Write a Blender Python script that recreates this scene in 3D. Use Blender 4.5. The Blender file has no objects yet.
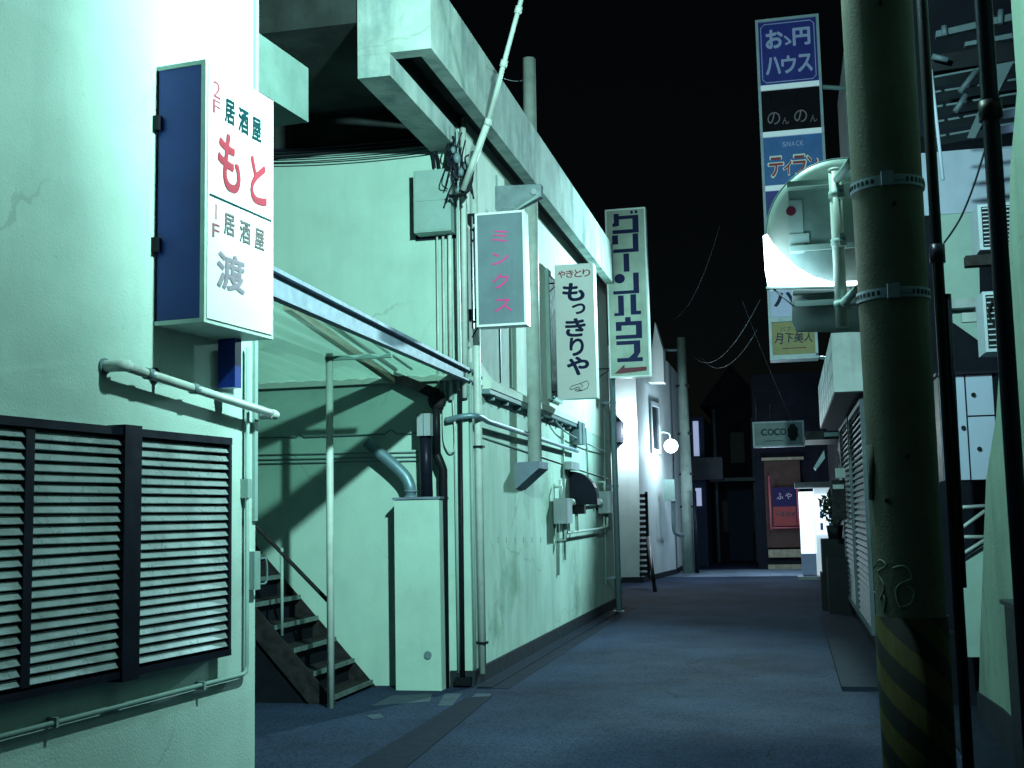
import bpy, bmesh, math, random
from mathutils import Vector as V, Matrix
random.seed(7)
S = bpy.context.scene
COL = S.collection
PI = math.pi

# ------------------------------------------------------------------ camera
F = 1200.0
YAW, PITCH, ROLL = -0.2234316, math.radians(6.25), -0.021
CAM = V((0, 0, 1.5))
FW = V((math.sin(YAW)*math.cos(PITCH), math.cos(YAW)*math.cos(PITCH), math.sin(PITCH)))
_r0 = V((math.cos(YAW), -math.sin(YAW), 0)); _u0 = _r0.cross(FW)
RT = _r0*math.cos(ROLL) + _u0*math.sin(ROLL)
UP = _u0*math.cos(ROLL) - _r0*math.sin(ROLL)
cam = bpy.data.objects.new('camera', bpy.data.cameras.new('camera')); COL.objects.link(cam)
cam.matrix_world = Matrix((( RT.x, UP.x, -FW.x, CAM.x), (RT.y, UP.y, -FW.y, CAM.y), (RT.z, UP.z, -FW.z, CAM.z), (0,0,0,1)))
cam.data.sensor_width = 36; cam.data.lens = 36*F/1024
cam.data.clip_start = 0.05; cam.data.clip_end = 3000
S.camera = cam

def ray(px, py): return FW + (px-512)/F*RT - (py-384)/F*UP
def onx(px, py, X): d = ray(px, py); return CAM + d*(X/d.x)
def ony(px, py, Y): d = ray(px, py); return CAM + d*(Y/d.y)
def gnd(px, py, z=0): d = ray(px, py); return CAM + d*((z-1.5)/d.z)
ND = V((0.104, 0.99458, 0)); NN = V((ND.y, -ND.x, 0)); NP = V((-2.79, 6.0, 0))   # facade line of the near building
def onn(px, py, off=0.0):
    p0 = NP + NN*off; d = ray(px, py)
    return CAM + d*(NN.dot(p0-V((0,0,0)))/NN.dot(d) - NN.dot(V((CAM.x,CAM.y,0)))/NN.dot(d))
def near(s, off, z): return NP + ND*s + NN*off + V((0,0,z))     # s along facade (negative = toward viewer), off outward

# ------------------------------------------------------------------ materials
MATS = {}
def mat(name, col, rough=0.7, metal=0.0, var=0.15, scale=6.0, bump=0.0, bscale=60.0, streak=0.0, streakcol=None,
        spec=0.5, emit=None, estr=0.0, trans=0.0, patches=0.0, patchcol=(0.05,0.08,0.07), cracks=0.0, crackscale=.8, specks=0.0):
    m = bpy.data.materials.new(name); m.use_nodes = True; nt = m.node_tree; N = nt.nodes; L = nt.links
    b = N['Principled BSDF']; b.inputs['Roughness'].default_value = rough; b.inputs['Metallic'].default_value = metal
    b.inputs['Specular IOR Level'].default_value = spec if spec != .5 else (.12 if max(col) < .08 else .35)
    tc = N.new('ShaderNodeTexCoord')
    def noise(sc, det=5, vec=None, r=0.6):
        n = N.new('ShaderNodeTexNoise'); n.inputs['Scale'].default_value = sc; n.inputs['Detail'].default_value = det
        n.inputs['Roughness'].default_value = r
        L.new(vec if vec else tc.outputs['Object'], n.inputs['Vector']); return n
    n1 = noise(scale)
    cr = N.new('ShaderNodeValToRGB'); cr.color_ramp.elements[0].position = .3; cr.color_ramp.elements[1].position = .7
    cr.color_ramp.elements[0].color = tuple(c*(1-var) for c in col)+(1,)
    cr.color_ramp.elements[1].color = tuple(min(1, c*(1+var*.6)) for c in col)+(1,)
    L.new(n1.outputs['Fac'], cr.inputs['Fac']); out = cr.outputs['Color']
    if streak:
        mp = N.new('ShaderNodeMapping'); mp.inputs['Scale'].default_value = (2.6, 2.6, .42)
        L.new(tc.outputs['Object'], mp.inputs['Vector']); n2 = noise(1.6, 6, mp.outputs['Vector'])
        r2 = N.new('ShaderNodeValToRGB'); r2.color_ramp.elements[0].position = .48; r2.color_ramp.elements[1].position = .72
        L.new(n2.outputs['Fac'], r2.inputs['Fac'])
        mu = N.new('ShaderNodeMath'); mu.operation = 'MULTIPLY'; mu.inputs[1].default_value = streak; L.new(r2.outputs['Color'], mu.inputs[0])
        mx = N.new('ShaderNodeMix'); mx.data_type = 'RGBA'; L.new(mu.outputs[0], mx.inputs['Factor']); L.new(out, mx.inputs['A'])
        mx.inputs['B'].default_value = tuple(streakcol or [c*.4 for c in col])+(1,); out = mx.outputs['Result']
    if patches:
        n3 = noise(.9, 8, None, .65)
        r3 = N.new('ShaderNodeValToRGB'); r3.color_ramp.elements[0].position = .54; r3.color_ramp.elements[1].position = .68
        L.new(n3.outputs['Fac'], r3.inputs['Fac'])
        mu = N.new('ShaderNodeMath'); mu.operation = 'MULTIPLY'; mu.inputs[1].default_value = patches; L.new(r3.outputs['Color'], mu.inputs[0])
        mx = N.new('ShaderNodeMix'); mx.data_type = 'RGBA'; L.new(mu.outputs[0], mx.inputs['Factor']); L.new(out, mx.inputs['A'])
        mx.inputs['B'].default_value = tuple(patchcol)+(1,); out = mx.outputs['Result']
    if cracks:
        nz = noise(2.2, 4); av = N.new('ShaderNodeMix'); av.data_type = 'RGBA'; av.inputs['Factor'].default_value = .22
        L.new(tc.outputs['Object'], av.inputs['A']); L.new(nz.outputs['Color'], av.inputs['B'])
        vo = N.new('ShaderNodeTexVoronoi'); vo.feature = 'DISTANCE_TO_EDGE'; vo.inputs['Scale'].default_value = crackscale; L.new(av.outputs['Result'], vo.inputs['Vector'])
        r4 = N.new('ShaderNodeMapRange'); r4.inputs['From Min'].default_value = .0015; r4.inputs['From Max'].default_value = .007*crackscale; r4.inputs['To Min'].default_value = cracks; r4.inputs['To Max'].default_value = 0; L.new(vo.outputs['Distance'], r4.inputs['Value'])
        nm = noise(.6, 3); rm = N.new('ShaderNodeMapRange'); rm.inputs['From Min'].default_value = .47; rm.inputs['From Max'].default_value = .56; L.new(nm.outputs['Fac'], rm.inputs['Value'])
        mk = N.new('ShaderNodeMath'); mk.operation = 'MULTIPLY'; L.new(r4.outputs['Result'], mk.inputs[0]); L.new(rm.outputs['Result'], mk.inputs[1])
        mx = N.new('ShaderNodeMix'); mx.data_type = 'RGBA'; L.new(mk.outputs[0], mx.inputs['Factor']); L.new(out, mx.inputs['A'])
        mx.inputs['B'].default_value = tuple(c*.22 for c in col)+(1,); out = mx.outputs['Result']
    if specks:
        ns = noise(38, 3, None, .7); r5 = N.new('ShaderNodeMapRange'); r5.inputs['From Min'].default_value = .66; r5.inputs['From Max'].default_value = .74; r5.inputs['To Max'].default_value = specks; L.new(ns.outputs['Fac'], r5.inputs['Value'])
        mx = N.new('ShaderNodeMix'); mx.data_type = 'RGBA'; L.new(r5.outputs['Result'], mx.inputs['Factor']); L.new(out, mx.inputs['A'])
        mx.inputs['B'].default_value = tuple(c*.35 for c in col)+(1,); out = mx.outputs['Result']
    L.new(out, b.inputs['Base Color'])
    if bump:
        n4 = noise(bscale, 4); bp = N.new('ShaderNodeBump'); bp.inputs['Strength'].default_value = bump; bp.inputs['Distance'].default_value = .01
        L.new(n4.outputs['Fac'], bp.inputs['Height']); L.new(bp.outputs['Normal'], b.inputs['Normal'])
    # roughness breakup
    n5 = noise(scale*3); mr = N.new('ShaderNodeMapRange'); mr.inputs['To Min'].default_value = max(.05, rough-.12); mr.inputs['To Max'].default_value = min(1, rough+.12)
    L.new(n5.outputs['Fac'], mr.inputs['Value']); L.new(mr.outputs['Result'], b.inputs['Roughness'])
    if emit: b.inputs['Emission Color'].default_value = tuple(emit)+(1,); b.inputs['Emission Strength'].default_value = estr
    if trans: 
        b.inputs['Alpha'].default_value = 1-trans
    MATS[name] = m; return m

M = {}
M['near_plaster'] = mat('mint plaster', (.56,.76,.70), .85, var=.16, scale=1.3, bump=.35, bscale=90, streak=.30, streakcol=(.34,.50,.46), patches=.32, patchcol=(.36,.55,.50), cracks=.22, crackscale=.5, specks=.35)
M['front_plaster'] = mat('green plaster', (.47,.70,.62), .85, var=.13, scale=1.8, bump=.25, bscale=80, streak=.22, streakcol=(.28,.46,.38), patches=.2, patchcol=(.34,.54,.44), cracks=.2, crackscale=.6, specks=.4)
M['long_plaster'] = mat('stained plaster', (.52,.74,.64), .8, var=.18, scale=1.1, bump=.25, bscale=60, streak=.42, streakcol=(.20,.38,.31), patches=.75, patchcol=(.17,.34,.24), cracks=.3, crackscale=.7, specks=.5)
M['upper_plaster'] = mat('pale panel wall', (.64,.78,.70), .8, var=.1, scale=2.5, bump=.12, bscale=60, streak=.4, streakcol=(.34,.50,.46), specks=.3)
M['concrete'] = mat('weathered concrete', (.40,.52,.49), .9, var=.3, scale=2.5, bump=.35, bscale=35, streak=.75, streakcol=(.12,.21,.22), patches=.6, patchcol=(.10,.17,.18), specks=.6, cracks=.3, crackscale=1.2)
M['ledge'] = mat('shaded ledge concrete', (.15,.24,.22), .9, var=.3, scale=2.5, bump=.3, bscale=35, streak=.6, streakcol=(.1,.18,.17))  # weaker light on the ledge put into a darker concrete colour
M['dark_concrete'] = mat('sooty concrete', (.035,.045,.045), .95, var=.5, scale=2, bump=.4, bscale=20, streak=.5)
M['pole_concrete'] = mat('pole concrete', (.090,.098,.078), .9, var=.2, scale=4, bump=.35, bscale=90, streak=.7, streakcol=(.07,.085,.07), specks=.6, patches=.4, patchcol=(.09,.105,.085))
M['plinth'] = mat('plinth concrete', (.028,.035,.05), .9, var=.3, scale=6, bump=.3)
M['asphalt'] = None
M['galv'] = mat('galvanised steel', (.20,.26,.34), .6, .25, var=.2, scale=7, streak=.3)
M['grey_paint'] = mat('grey green paint', (.30,.45,.43), .5, var=.12, scale=5)
M['pipe_pale'] = mat('pale pvc pipe', (.58,.70,.66), .45, var=.2, scale=6, streak=.35, specks=.3)
M['pipe_grey'] = mat('grey pipe', (.16,.25,.28), .45, var=.15, scale=5)
M['duct'] = mat('duct metal', (.18,.30,.36), .42, .35, var=.25, scale=9)
M['black'] = mat('black paint', (.010,.012,.017), .45, var=.3)
M['navyblack'] = mat('dark steel', (.014,.016,.03), .35, .2, var=.3)
M['rust'] = mat('rusty steel', (.028,.028,.030), .75, .1, var=.5, scale=14, bump=.3)
M['tread'] = mat('worn tread nosing', (.16,.22,.22), .6, .3, var=.4, scale=14)
M['wood'] = mat('weathered beam', (.24,.23,.17), .8, var=.35, scale=9, bump=.2)
M['slat'] = mat('aluminium slat', (.50,.60,.62), .30, .35, var=.3, scale=6, patches=.4, patchcol=(.15,.2,.22))
M['blue'] = mat('blue sign side', (.008,.035,.27), .38, var=.2, scale=4, streak=.25, specks=.2)
M['white_sign'] = mat('white sign face', (.84,.88,.88), .22, var=.05, scale=2, streak=.14, streakcol=(.62,.68,.66), specks=.12)
M['sign_rim'] = mat('sign rim', (.52,.66,.62), .45, var=.15, scale=9)
M['sign_white_side'] = mat('white sign side', (.78,.86,.86), .4, var=.06)
M['red'] = mat('red lettering', (.36,.035,.06), .5, var=.1)
M['pinkred'] = mat('faded red lettering', (.34,.08,.12), .5, var=.1)
M['magenta'] = mat('magenta lettering', (.72,.05,.28), .5, var=.1)
M['darkteal'] = mat('dark teal lettering', (.005,.045,.055), .5, var=.1)
M['greylet'] = mat('sun faded grey lettering', (.15,.13,.14), .5, var=.1)
M['lilac'] = mat('sun faded blue lettering', (.27,.22,.28), .5, var=.1)
M['navylet'] = mat('navy lettering', (.01,.015,.07), .5, var=.1)
M['steel_face'] = mat('grey blue sign face', (.15,.22,.26), .45, var=.15, scale=4, streak=.25, specks=.2)
M['cream_face'] = mat('cream sign face', (.40,.47,.41), .5, var=.2, scale=4, streak=.3, specks=.3, patches=.2, patchcol=(.32,.38,.3))
M['brownred'] = mat('dark red arrow', (.13,.012,.03), .5, var=.1)
M['tile_white'] = mat('white painted wall', (.60,.72,.74), .8, var=.12, scale=2, bump=.1, streak=.2)
M['dark_wall'] = mat('dark building wall', (.008,.010,.018), .9, var=.4, scale=2)
M['dim_wall'] = mat('dim blue wall', (.02,.03,.06), .85, var=.2)
M['blue_wall'] = mat('blue grey wall', (.42,.50,.66), .85, var=.15, scale=1.5, streak=.3)
M['dim_tin'] = mat('dull shutter slat', (.08,.12,.15), .6, .1, var=.3, scale=3)
M['tin'] = mat('painted tin', (.36,.43,.46), .5, .1, var=.2, scale=3, streak=.6, specks=.4)
M['red_cloth'] = mat('red cloth', (.14,.03,.035), .9, var=.1, emit=(.5,.04,.05), estr=.04)  # slight glow put into the cloth, which is no lamp
M['navy_cloth'] = mat('navy cloth', (.018,.016,.06), .9, var=.1)
M['brown'] = mat('brown door', (.04,.028,.026), .7, var=.3, scale=5, emit=(.5,.3,.25), estr=.012)  # faint glow put into the door colour
M['leaf'] = mat('dark leaf', (.03,.055,.04), .6, var=.4)
M['bin'] = mat('dark plastic', (.008,.010,.015), .5, var=.3)
M['pave'] = mat('pavement slab', (.013,.020,.038), .9, var=.3, scale=5, bump=.4, bscale=50)
M['gutterc'] = mat('pale gutter concrete', (.045,.07,.10), .85, var=.35, scale=6, bump=.3, bscale=60)
M['grate'] = mat('dark drain lid', (.011,.017,.034), .85, .0, var=.3, scale=9)
M['yellow'] = mat('yellow guard', (.32,.30,.06), .6, var=.2)
M['lamp_white'] = mat('lit white diffuser', (.8,.8,.8), .5, emit=(.80,.95,1.0), estr=9.0)  # emission imitates the reflection on the mirror back
M['lamp_soft'] = mat('lit lamp globe', (.8,.8,.8), .5, emit=(.86,.96,1.0), estr=14.0)
M['vend_lit'] = mat('lit vending front', (.8,.85,.9), .4, emit=(.75,.92,1.0), estr=1.3)
M['vend_side'] = mat('vending side', (.5,.62,.72), .4, emit=(.7,.9,1.0), estr=.5)
M['lit_win'] = mat('lit window', (.5,.6,.8), .4, emit=(.55,.62,1.0), estr=.45)
M['cobo_face'] = mat('dim sign face', (.10,.17,.20), .4, var=.2, scale=3, emit=(.3,.55,.6), estr=.02)
M['sign_blue'] = mat('indigo sign panel', (.022,.030,.20), .4, var=.2, streak=.3, emit=(.03,.06,.5), estr=.05)
M['sign_mid'] = mat('blue sign panel', (.04,.12,.32), .4, var=.2, streak=.3, emit=(.03,.16,.5), estr=.10)
M['sign_black'] = mat('black sign panel', (.008,.008,.012), .3, var=.1)
M['sign_gold'] = mat('mustard sign panel', (.18,.19,.08), .5, var=.2, streak=.3, emit=(.3,.35,.1), estr=.08)
M['sign_pale'] = mat('pale blue sign panel', (.22,.30,.45), .4, var=.1, emit=(.25,.4,.7), estr=.22)
M['sign_bar'] = mat('sign divider', (.5,.62,.66), .4, var=.05, emit=(.5,.75,.85), estr=.35)
M['sign_let'] = mat('pale blue lettering', (.25,.33,.52), .4, var=.05, emit=(.3,.42,.8), estr=.10)
M['sign_let2'] = mat('dim grey lettering', (.12,.12,.15), .4, var=.05, emit=(.2,.2,.25), estr=.10)
M['sign_frame'] = mat('sign frame', (.24,.36,.42), .4, var=.2, emit=(.3,.5,.65), estr=.06)
M['mirror_back'] = mat('mirror back shell', (.30,.42,.39), .42, .15, var=.18, scale=7)
M['mirror_plate'] = mat('mirror back plate', (.22,.34,.34), .45, .2, var=.35, scale=5)
M['reddot'] = mat('red sticker', (.16,.02,.05), .5)
M['tape'] = mat('pale tape patch', (.34,.48,.48), .5, var=.2)
M['graffiti'] = mat('faded chalk marks', (.16,.21,.18), .8, var=.2)
M['roofsheet'] = mat('translucent corrugated sheet', (.50,.74,.66), .5, var=.1, scale=4, trans=.62)
M['chrome'] = mat('polished bracket plate', (.55,.68,.75), .22, .8, var=.3, scale=6)
M['locker'] = mat('pale locker panel', (.30,.38,.52), .6, var=.05, scale=3, emit=(.5,.6,.9), estr=.03)  # faint bluish glow put into the panel colour
M['ac'] = mat('ac unit casing', (.42,.50,.60), .6, var=.08)
M['glass_dark'] = mat('dark window glass', (.006,.010,.014), .2, var=.2, spec=.4)

def sheet():
    m = bpy.data.materials.new('clear corrugated plastic'); m.use_nodes = True; N = m.node_tree.nodes; L = m.node_tree.links
    N.remove(N['Principled BSDF']); o = N['Material Output']
    t = N.new('ShaderNodeBsdfTransparent'); t.inputs['Color'].default_value = (.86,.97,.92,1)
    tl = N.new('ShaderNodeBsdfTranslucent'); tl.inputs['Color'].default_value = (.62,.86,.76,1)
    df = N.new('ShaderNodeBsdfDiffuse'); df.inputs['Color'].default_value = (.5,.72,.64,1)
    a = N.new('ShaderNodeMixShader'); a.inputs[0].default_value = .35; L.new(tl.outputs[0], a.inputs[1]); L.new(df.outputs[0], a.inputs[2])
    n = N.new('ShaderNodeTexNoise'); n.inputs['Scale'].default_value = 3; r = N.new('ShaderNodeMapRange'); r.inputs['To Min'].default_value = .25; r.inputs['To Max'].default_value = .45; L.new(n.outputs['Fac'], r.inputs['Value'])
    b = N.new('ShaderNodeMixShader'); L.new(r.outputs['Result'], b.inputs[0]); L.new(t.outputs[0], b.inputs[1]); L.new(a.outputs[0], b.inputs[2]); L.new(b.outputs[0], o.inputs['Surface'])
    return m
M['roofsheet'] = sheet()

# asphalt with patches and grain
def asphalt():
    m = mat('asphalt', (.013,.021,.043), .85, var=.45, scale=.7, bump=1.0, bscale=120, patches=.6, patchcol=(.008,.013,.028), cracks=.9, crackscale=.45, specks=.5)
    nt = m.node_tree; N = nt.nodes; L = nt.links; b = N['Principled BSDF']
    src = b.inputs['Base Color'].links[0].from_socket
    tc = N['Texture Coordinate']
    v = N.new('ShaderNodeTexVoronoi'); v.inputs['Scale'].default_value = 48; L.new(tc.outputs['Object'], v.inputs['Vector'])
    mr = N.new('ShaderNodeMapRange'); mr.inputs['From Max'].default_value = .6; mr.inputs['To Min'].default_value = .25; mr.inputs['To Max'].default_value = 2.6
    L.new(v.outputs['Distance'], mr.inputs['Value'])
    mx = N.new('ShaderNodeMix'); mx.data_type = 'RGBA'; mx.blend_type = 'MULTIPLY'; mx.inputs['Factor'].default_value = 1
    L.new(src, mx.inputs['A']); L.new(mr.outputs['Result'], mx.inputs['B']); L.new(mx.outputs['Result'], b.inputs['Base Color'])
    return m
M['asphalt'] = asphalt()

# yellow and black diagonal guard
def guard():
    m = bpy.data.materials.new('yellow black guard'); m.use_nodes = True; N = m.node_tree.nodes; L = m.node_tree.links; b = N['Principled BSDF']
    b.inputs['Roughness'].default_value = .7; b.inputs['Specular IOR Level'].default_value = .1
    tc = N.new('ShaderNodeTexCoord'); sp = N.new('ShaderNodeSeparateXYZ'); L.new(tc.outputs['Object'], sp.inputs[0])
    at = N.new('ShaderNodeMath'); at.operation = 'ARCTAN2'; L.new(sp.outputs['Y'], at.inputs[0]); L.new(sp.outputs['X'], at.inputs[1])
    k = N.new('ShaderNodeMath'); k.operation = 'MULTIPLY'; k.inputs[1].default_value = 4/(2*PI)*1.0; L.new(at.outputs[0], k.inputs[0])
    z = N.new('ShaderNodeMath'); z.operation = 'MULTIPLY_ADD'; z.inputs[1].default_value = 6.0; L.new(sp.outputs['Z'], z.inputs[0]); L.new(k.outputs[0], z.inputs[2])
    fr = N.new('ShaderNodeMath'); fr.operation = 'FRACT'; L.new(z.outputs[0], fr.inputs[0])
    gt = N.new('ShaderNodeMath'); gt.operation = 'GREATER_THAN'; gt.inputs[1].default_value = .5; L.new(fr.outputs[0], gt.inputs[0])
    n = N.new('ShaderNodeTexNoise'); n.inputs['Scale'].default_value = 14
    mx = N.new('ShaderNodeMix'); mx.data_type = 'RGBA'; L.new(gt.outputs[0], mx.inputs['Factor'])
    mx.inputs['A'].default_value = (.012,.014,.014,1); mx.inputs['B'].default_value = (.05,.048,.016,1)
    m2 = N.new('ShaderNodeMix'); m2.data_type = 'RGBA'; m2.blend_type = 'MULTIPLY'; m2.inputs['Factor'].default_value = .6
    L.new(mx.outputs['Result'], m2.inputs['A']); L.new(n.outputs['Fac'], m2.inputs['B']); L.new(m2.outputs['Result'], b.inputs['Base Color'])
    return m
M['guard'] = guard()

# ------------------------------------------------------------------ mesh helpers
def tag(o, label=None, cat=None, group=None, kind=None):
    if label: o['label'] = label
    if cat: o['category'] = cat
    if group: o['group'] = group
    if kind: o['kind'] = kind
    return o
def thing(name, label, cat, loc=(0,0,0), group=None):
    o = bpy.data.objects.new(name, None); COL.objects.link(o); o.location = V(loc); o.empty_display_size = .2
    return tag(o, label, cat, group)

class MB:
    def __init__(s): s.bm = bmesh.new()
    def _hex(s, c):
        v = [s.bm.verts.new(p) for p in c]
        for f in ((0,3,2,1),(4,5,6,7),(0,1,5,4),(1,2,6,5),(2,3,7,6),(3,0,4,7)): s.bm.faces.new([v[i] for i in f])
        return s
    def box(s, x0,x1,y0,y1,z0,z1):
        return s._hex([(x0,y0,z0),(x1,y0,z0),(x1,y1,z0),(x0,y1,z0),(x0,y0,z1),(x1,y0,z1),(x1,y1,z1),(x0,y1,z1)])
    def nbox(s, s0,s1,o0,o1,z0,z1):      # box aligned with the near facade
        return s._hex([near(s0,o0,z0),near(s0,o1,z0),near(s1,o1,z0),near(s1,o0,z0),near(s0,o0,z1),near(s0,o1,z1),near(s1,o1,z1),near(s1,o0,z1)])
    def prism(s, pts, ext):              # polygon (3-D points) extruded by vector
        ext = V(ext); a = [s.bm.verts.new(p) for p in pts]; b = [s.bm.verts.new(V(p)+ext) for p in pts]
        s.bm.faces.new(a); s.bm.faces.new(list(reversed(b))); n = len(a)
        for i in range(n): s.bm.faces.new([a[i], b[i], b[(i+1)%n], a[(i+1)%n]])
        return s
    def tube(s, pts, r, seg=10, r2=None, closed_caps=True):
        pts = [V(p) for p in pts]; n = len(pts); rings = []
        prev = None
        for i, p in enumerate(pts):
            t = (pts[min(i+1,n-1)]-pts[max(i-1,0)]).normalized()
            if prev is None: a = t.orthogonal().normalized()
            else:
                a = prev - t*prev.dot(t); a = a.normalized() if a.length > 1e-6 else t.orthogonal().normalized()
            prev = a; b = t.cross(a); rr = r if r2 is None else r+(r2-r)*i/(n-1)
            rings.append([s.bm.verts.new(p+(a*math.cos(2*PI*k/seg)+b*math.sin(2*PI*k/seg))*rr) for k in range(seg)])
        for i in range(n-1):
            for k in range(seg): 
                f = s.bm.faces.new([rings[i][k], rings[i][(k+1)%seg], rings[i+1][(k+1)%seg], rings[i+1][k]]); f.smooth = True
        if closed_caps: s.bm.faces.new(list(reversed(rings[0]))); s.bm.faces.new(rings[-1])
        return s
    def ring(s, c, axis, r, w, h, seg=48):   # band of radius r (inner), thickness w, height h along z
        c = V(c); vs = []
        for k in range(seg):
            a = 2*PI*k/seg; d = V((math.cos(a), math.sin(a), 0))
            vs.append([s.bm.verts.new(c+d*rr+V((0,0,zz))) for rr, zz in ((r,0),(r+w,0),(r+w,h),(r,h))])
        for k in range(seg):
            A, B = vs[k], vs[(k+1)%seg]
            for i in range(4): s.bm.faces.new([A[i], B[i], B[(i+1)%4], A[(i+1)%4]])
        return s
    def sphere(s, c, r, u=20, v=12, sc=(1,1,1)):
        m = Matrix.Translation(c) @ Matrix.Diagonal((*sc,1))
        d = bmesh.ops.create_uvsphere(s.bm, u_segments=u, v_segments=v, radius=r, matrix=m)
        for vv in d['verts']:
            for f in vv.link_faces: f.smooth = True
        return s
    def build(s, name, m, parent=None, label=None, bevel=0.0, flat=False):
        if bevel: 
            es = [e for e in s.bm.edges if len(e.link_faces) == 2 and e.calc_face_angle(0) > .6]
            bmesh.ops.bevel(s.bm, geom=es, offset=bevel, segments=2, affect='EDGES', clamp_overlap=True)
        bmesh.ops.recalc_face_normals(s.bm, faces=s.bm.faces)
        me = bpy.data.meshes.new(name); 
        if parent is not None and parent.get('_off') is None:
            o = wloc(parent); s.bm.transform(Matrix.Translation(-o))
        s.bm.to_mesh(me); s.bm.free(); me.materials.append(m)
        ob = bpy.data.objects.new(name, me); COL.objects.link(ob)
        if parent is not None: ob.parent = parent
        if label: ob['label'] = label
        return ob
def build_each(mb, name, m, parent, bevel=0.0):
    """one object per loose piece of the collected mesh"""
    seen = set(); bm = mb.bm; bm.verts.index_update(); bm.verts.ensure_lookup_table()
    for v0 in bm.verts:
        if v0.index in seen: continue
        st, comp = [v0], []
        seen.add(v0.index)
        while st:
            v = st.pop(); comp.append(v)
            for e in v.link_edges:
                o = e.other_vert(v)
                if o.index not in seen: seen.add(o.index); st.append(o)
        n = MB(); mp = {v: n.bm.verts.new(v.co) for v in comp}; fs = set(f for v in comp for f in v.link_faces)
        for f in fs: nf = n.bm.faces.new([mp[v] for v in f.verts]); nf.smooth = f.smooth
        n.build(name, m, parent, bevel=bevel)
    bm.free()
def wloc(o):
    p = V((0,0,0))
    while o is not None: p += o.location; o = o.parent
    return p
def single(name, mb, m, label, cat, bevel=0.0, group=None):
    o = mb.build(name, m, None, bevel=bevel); recentre(o); return tag(o, label, cat, group)
def recentre(o):
    vs = o.data.vertices
    if not vs: return
    c = V((sum(v.co.x for v in vs)/len(vs), sum(v.co.y for v in vs)/len(vs), min(v.co.z for v in vs)))
    o.data.transform(Matrix.Translation(-c)); o.location = c
def curve(pts, n=8):                         # Catmull-Rom through the points
    pts = [V(p) for p in pts]; q = [pts[0]*2-pts[1]]+pts+[pts[-1]*2-pts[-2]]; out = []
    for i in range(1, len(q)-2):
        for k in range(n):
            t = k/n; a,b,c,d = q[i-1],q[i],q[i+1],q[i+2]
            out.append(.5*((2*b)+(c-a)*t+(2*a-5*b+4*c-d)*t*t+(3*b-a-3*c+d)*t**3))
    return out+[pts[-1]]
def sag(a, b, s, n=16):
    a, b = V(a), V(b); return [a.lerp(b, i/n)+V((0,0,-4*s*(i/n)*(1-i/n))) for i in range(n+1)]

# sign faces: a frame has origin (bottom left), u, v vectors of the full width and height, and the outward normal
class Frame:
    def __init__(s, o, u, v, n): s.o, s.u, s.v, s.n = V(o), V(u), V(v), V(n).normalized()
    def p(s, a, b, d=0.0): return s.o+s.u*a+s.v*b+s.n*d        # a right, b DOWN from the top
    def q(s, a, b, d=0.0): return s.o+s.u*a+s.v*(1-b)+s.n*d
_gl = {}
def glyph(ch, offset=0.0):
    k = (ch, offset)
    if k not in _gl:
        cu = bpy.data.curves.new('t', 'FONT'); cu.body = ch; cu.offset = offset; cu.resolution_u = 4
        ob = bpy.data.objects.new('t', cu); COL.objects.link(ob)
        dg = bpy.context.evaluated_depsgraph_get(); me = bpy.data.meshes.new_from_object(ob.evaluated_get(dg))
        vs = [v.co.xy.copy() for v in me.vertices]; fs = [tuple(p.vertices) for p in me.polygons]
        bpy.data.objects.remove(ob); bpy.data.curves.remove(cu); bpy.data.meshes.remove(me)
        _gl[k] = (vs, fs)
    return _gl[k]
def letters(fr, items, m, parent, name='lettering', offset=0.0, d=.003, label=None):
    """items: (char, centre a, centre b, width, height) in fractions of the frame; optional sixth = rotation"""
    mb = MB()
    for it in items:
        ch, a, b, w, h = it[:5]; rot = it[5] if len(it) > 5 else 0
        vs, fs = glyph(ch)
        if not vs: continue
        x0 = min(v.x for v in vs); x1 = max(v.x for v in vs); y0 = min(v.y for v in vs); y1 = max(v.y for v in vs)
        n = 1 if offset == 0 else 6; bw, bh = w*offset, h*offset
        for k in range(n):
            ox, oy = (0, 0) if n == 1 else (bw*math.cos(k*PI/3), bh*math.sin(k*PI/3))
            bv = []
            for v in vs:
                x = (v.x-(x0+x1)/2)/max(x1-x0,1e-6); y = (v.y-(y0+y1)/2)/max(y1-y0,1e-6)
                if rot: x, y = x*math.cos(rot)-y*math.sin(rot), x*math.sin(rot)+y*math.cos(rot)
                bv.append(mb.bm.verts.new(fr.q(a+x*w+ox, b-y*h+oy, d+.0003*k)))
            for f in fs:
                try: mb.bm.faces.new([bv[i] for i in f])
                except ValueError: pass
    me = mb.bm; bmesh.ops.recalc_face_normals(me, faces=me.faces)
    for f in me.faces:
        if f.normal.dot(fr.n) < 0: f.normal_flip()
    r = bmesh.ops.extrude_face_region(me, geom=list(me.faces))
    bmesh.ops.translate(me, vec=fr.n*-.0012, verts=[v for v in r['geom'] if isinstance(v, bmesh.types.BMVert)])
    return mb.build(name, m, parent, label)
def shapes(fr, polys, m, parent, name, d=.003, t=.002, label=None):
    mb = MB()
    for pl in polys: mb.prism([fr.q(a, b, d) for a, b in pl], fr.n*-t)
    return mb.build(name, m, parent, label)
def rect(a0, b0, a1, b1): return [(a0,b0),(a1,b0),(a1,b1),(a0,b1)]
def stroke(fr, pts, w, m, parent, name, d=.004, label=None, mb=None):
    own = mb is None
    if own: mb = MB()
    mb.tube([fr.q(a, b, d) for a, b in pts], w, 6)
    if own: return mb.build(name, m, parent, label)

# ================================================================== ground
mb = MB(); mb.box(-60, 60, -30, 150, -.4, 0)
tag(mb.build('ground', M['asphalt']), kind='structure')
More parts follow.
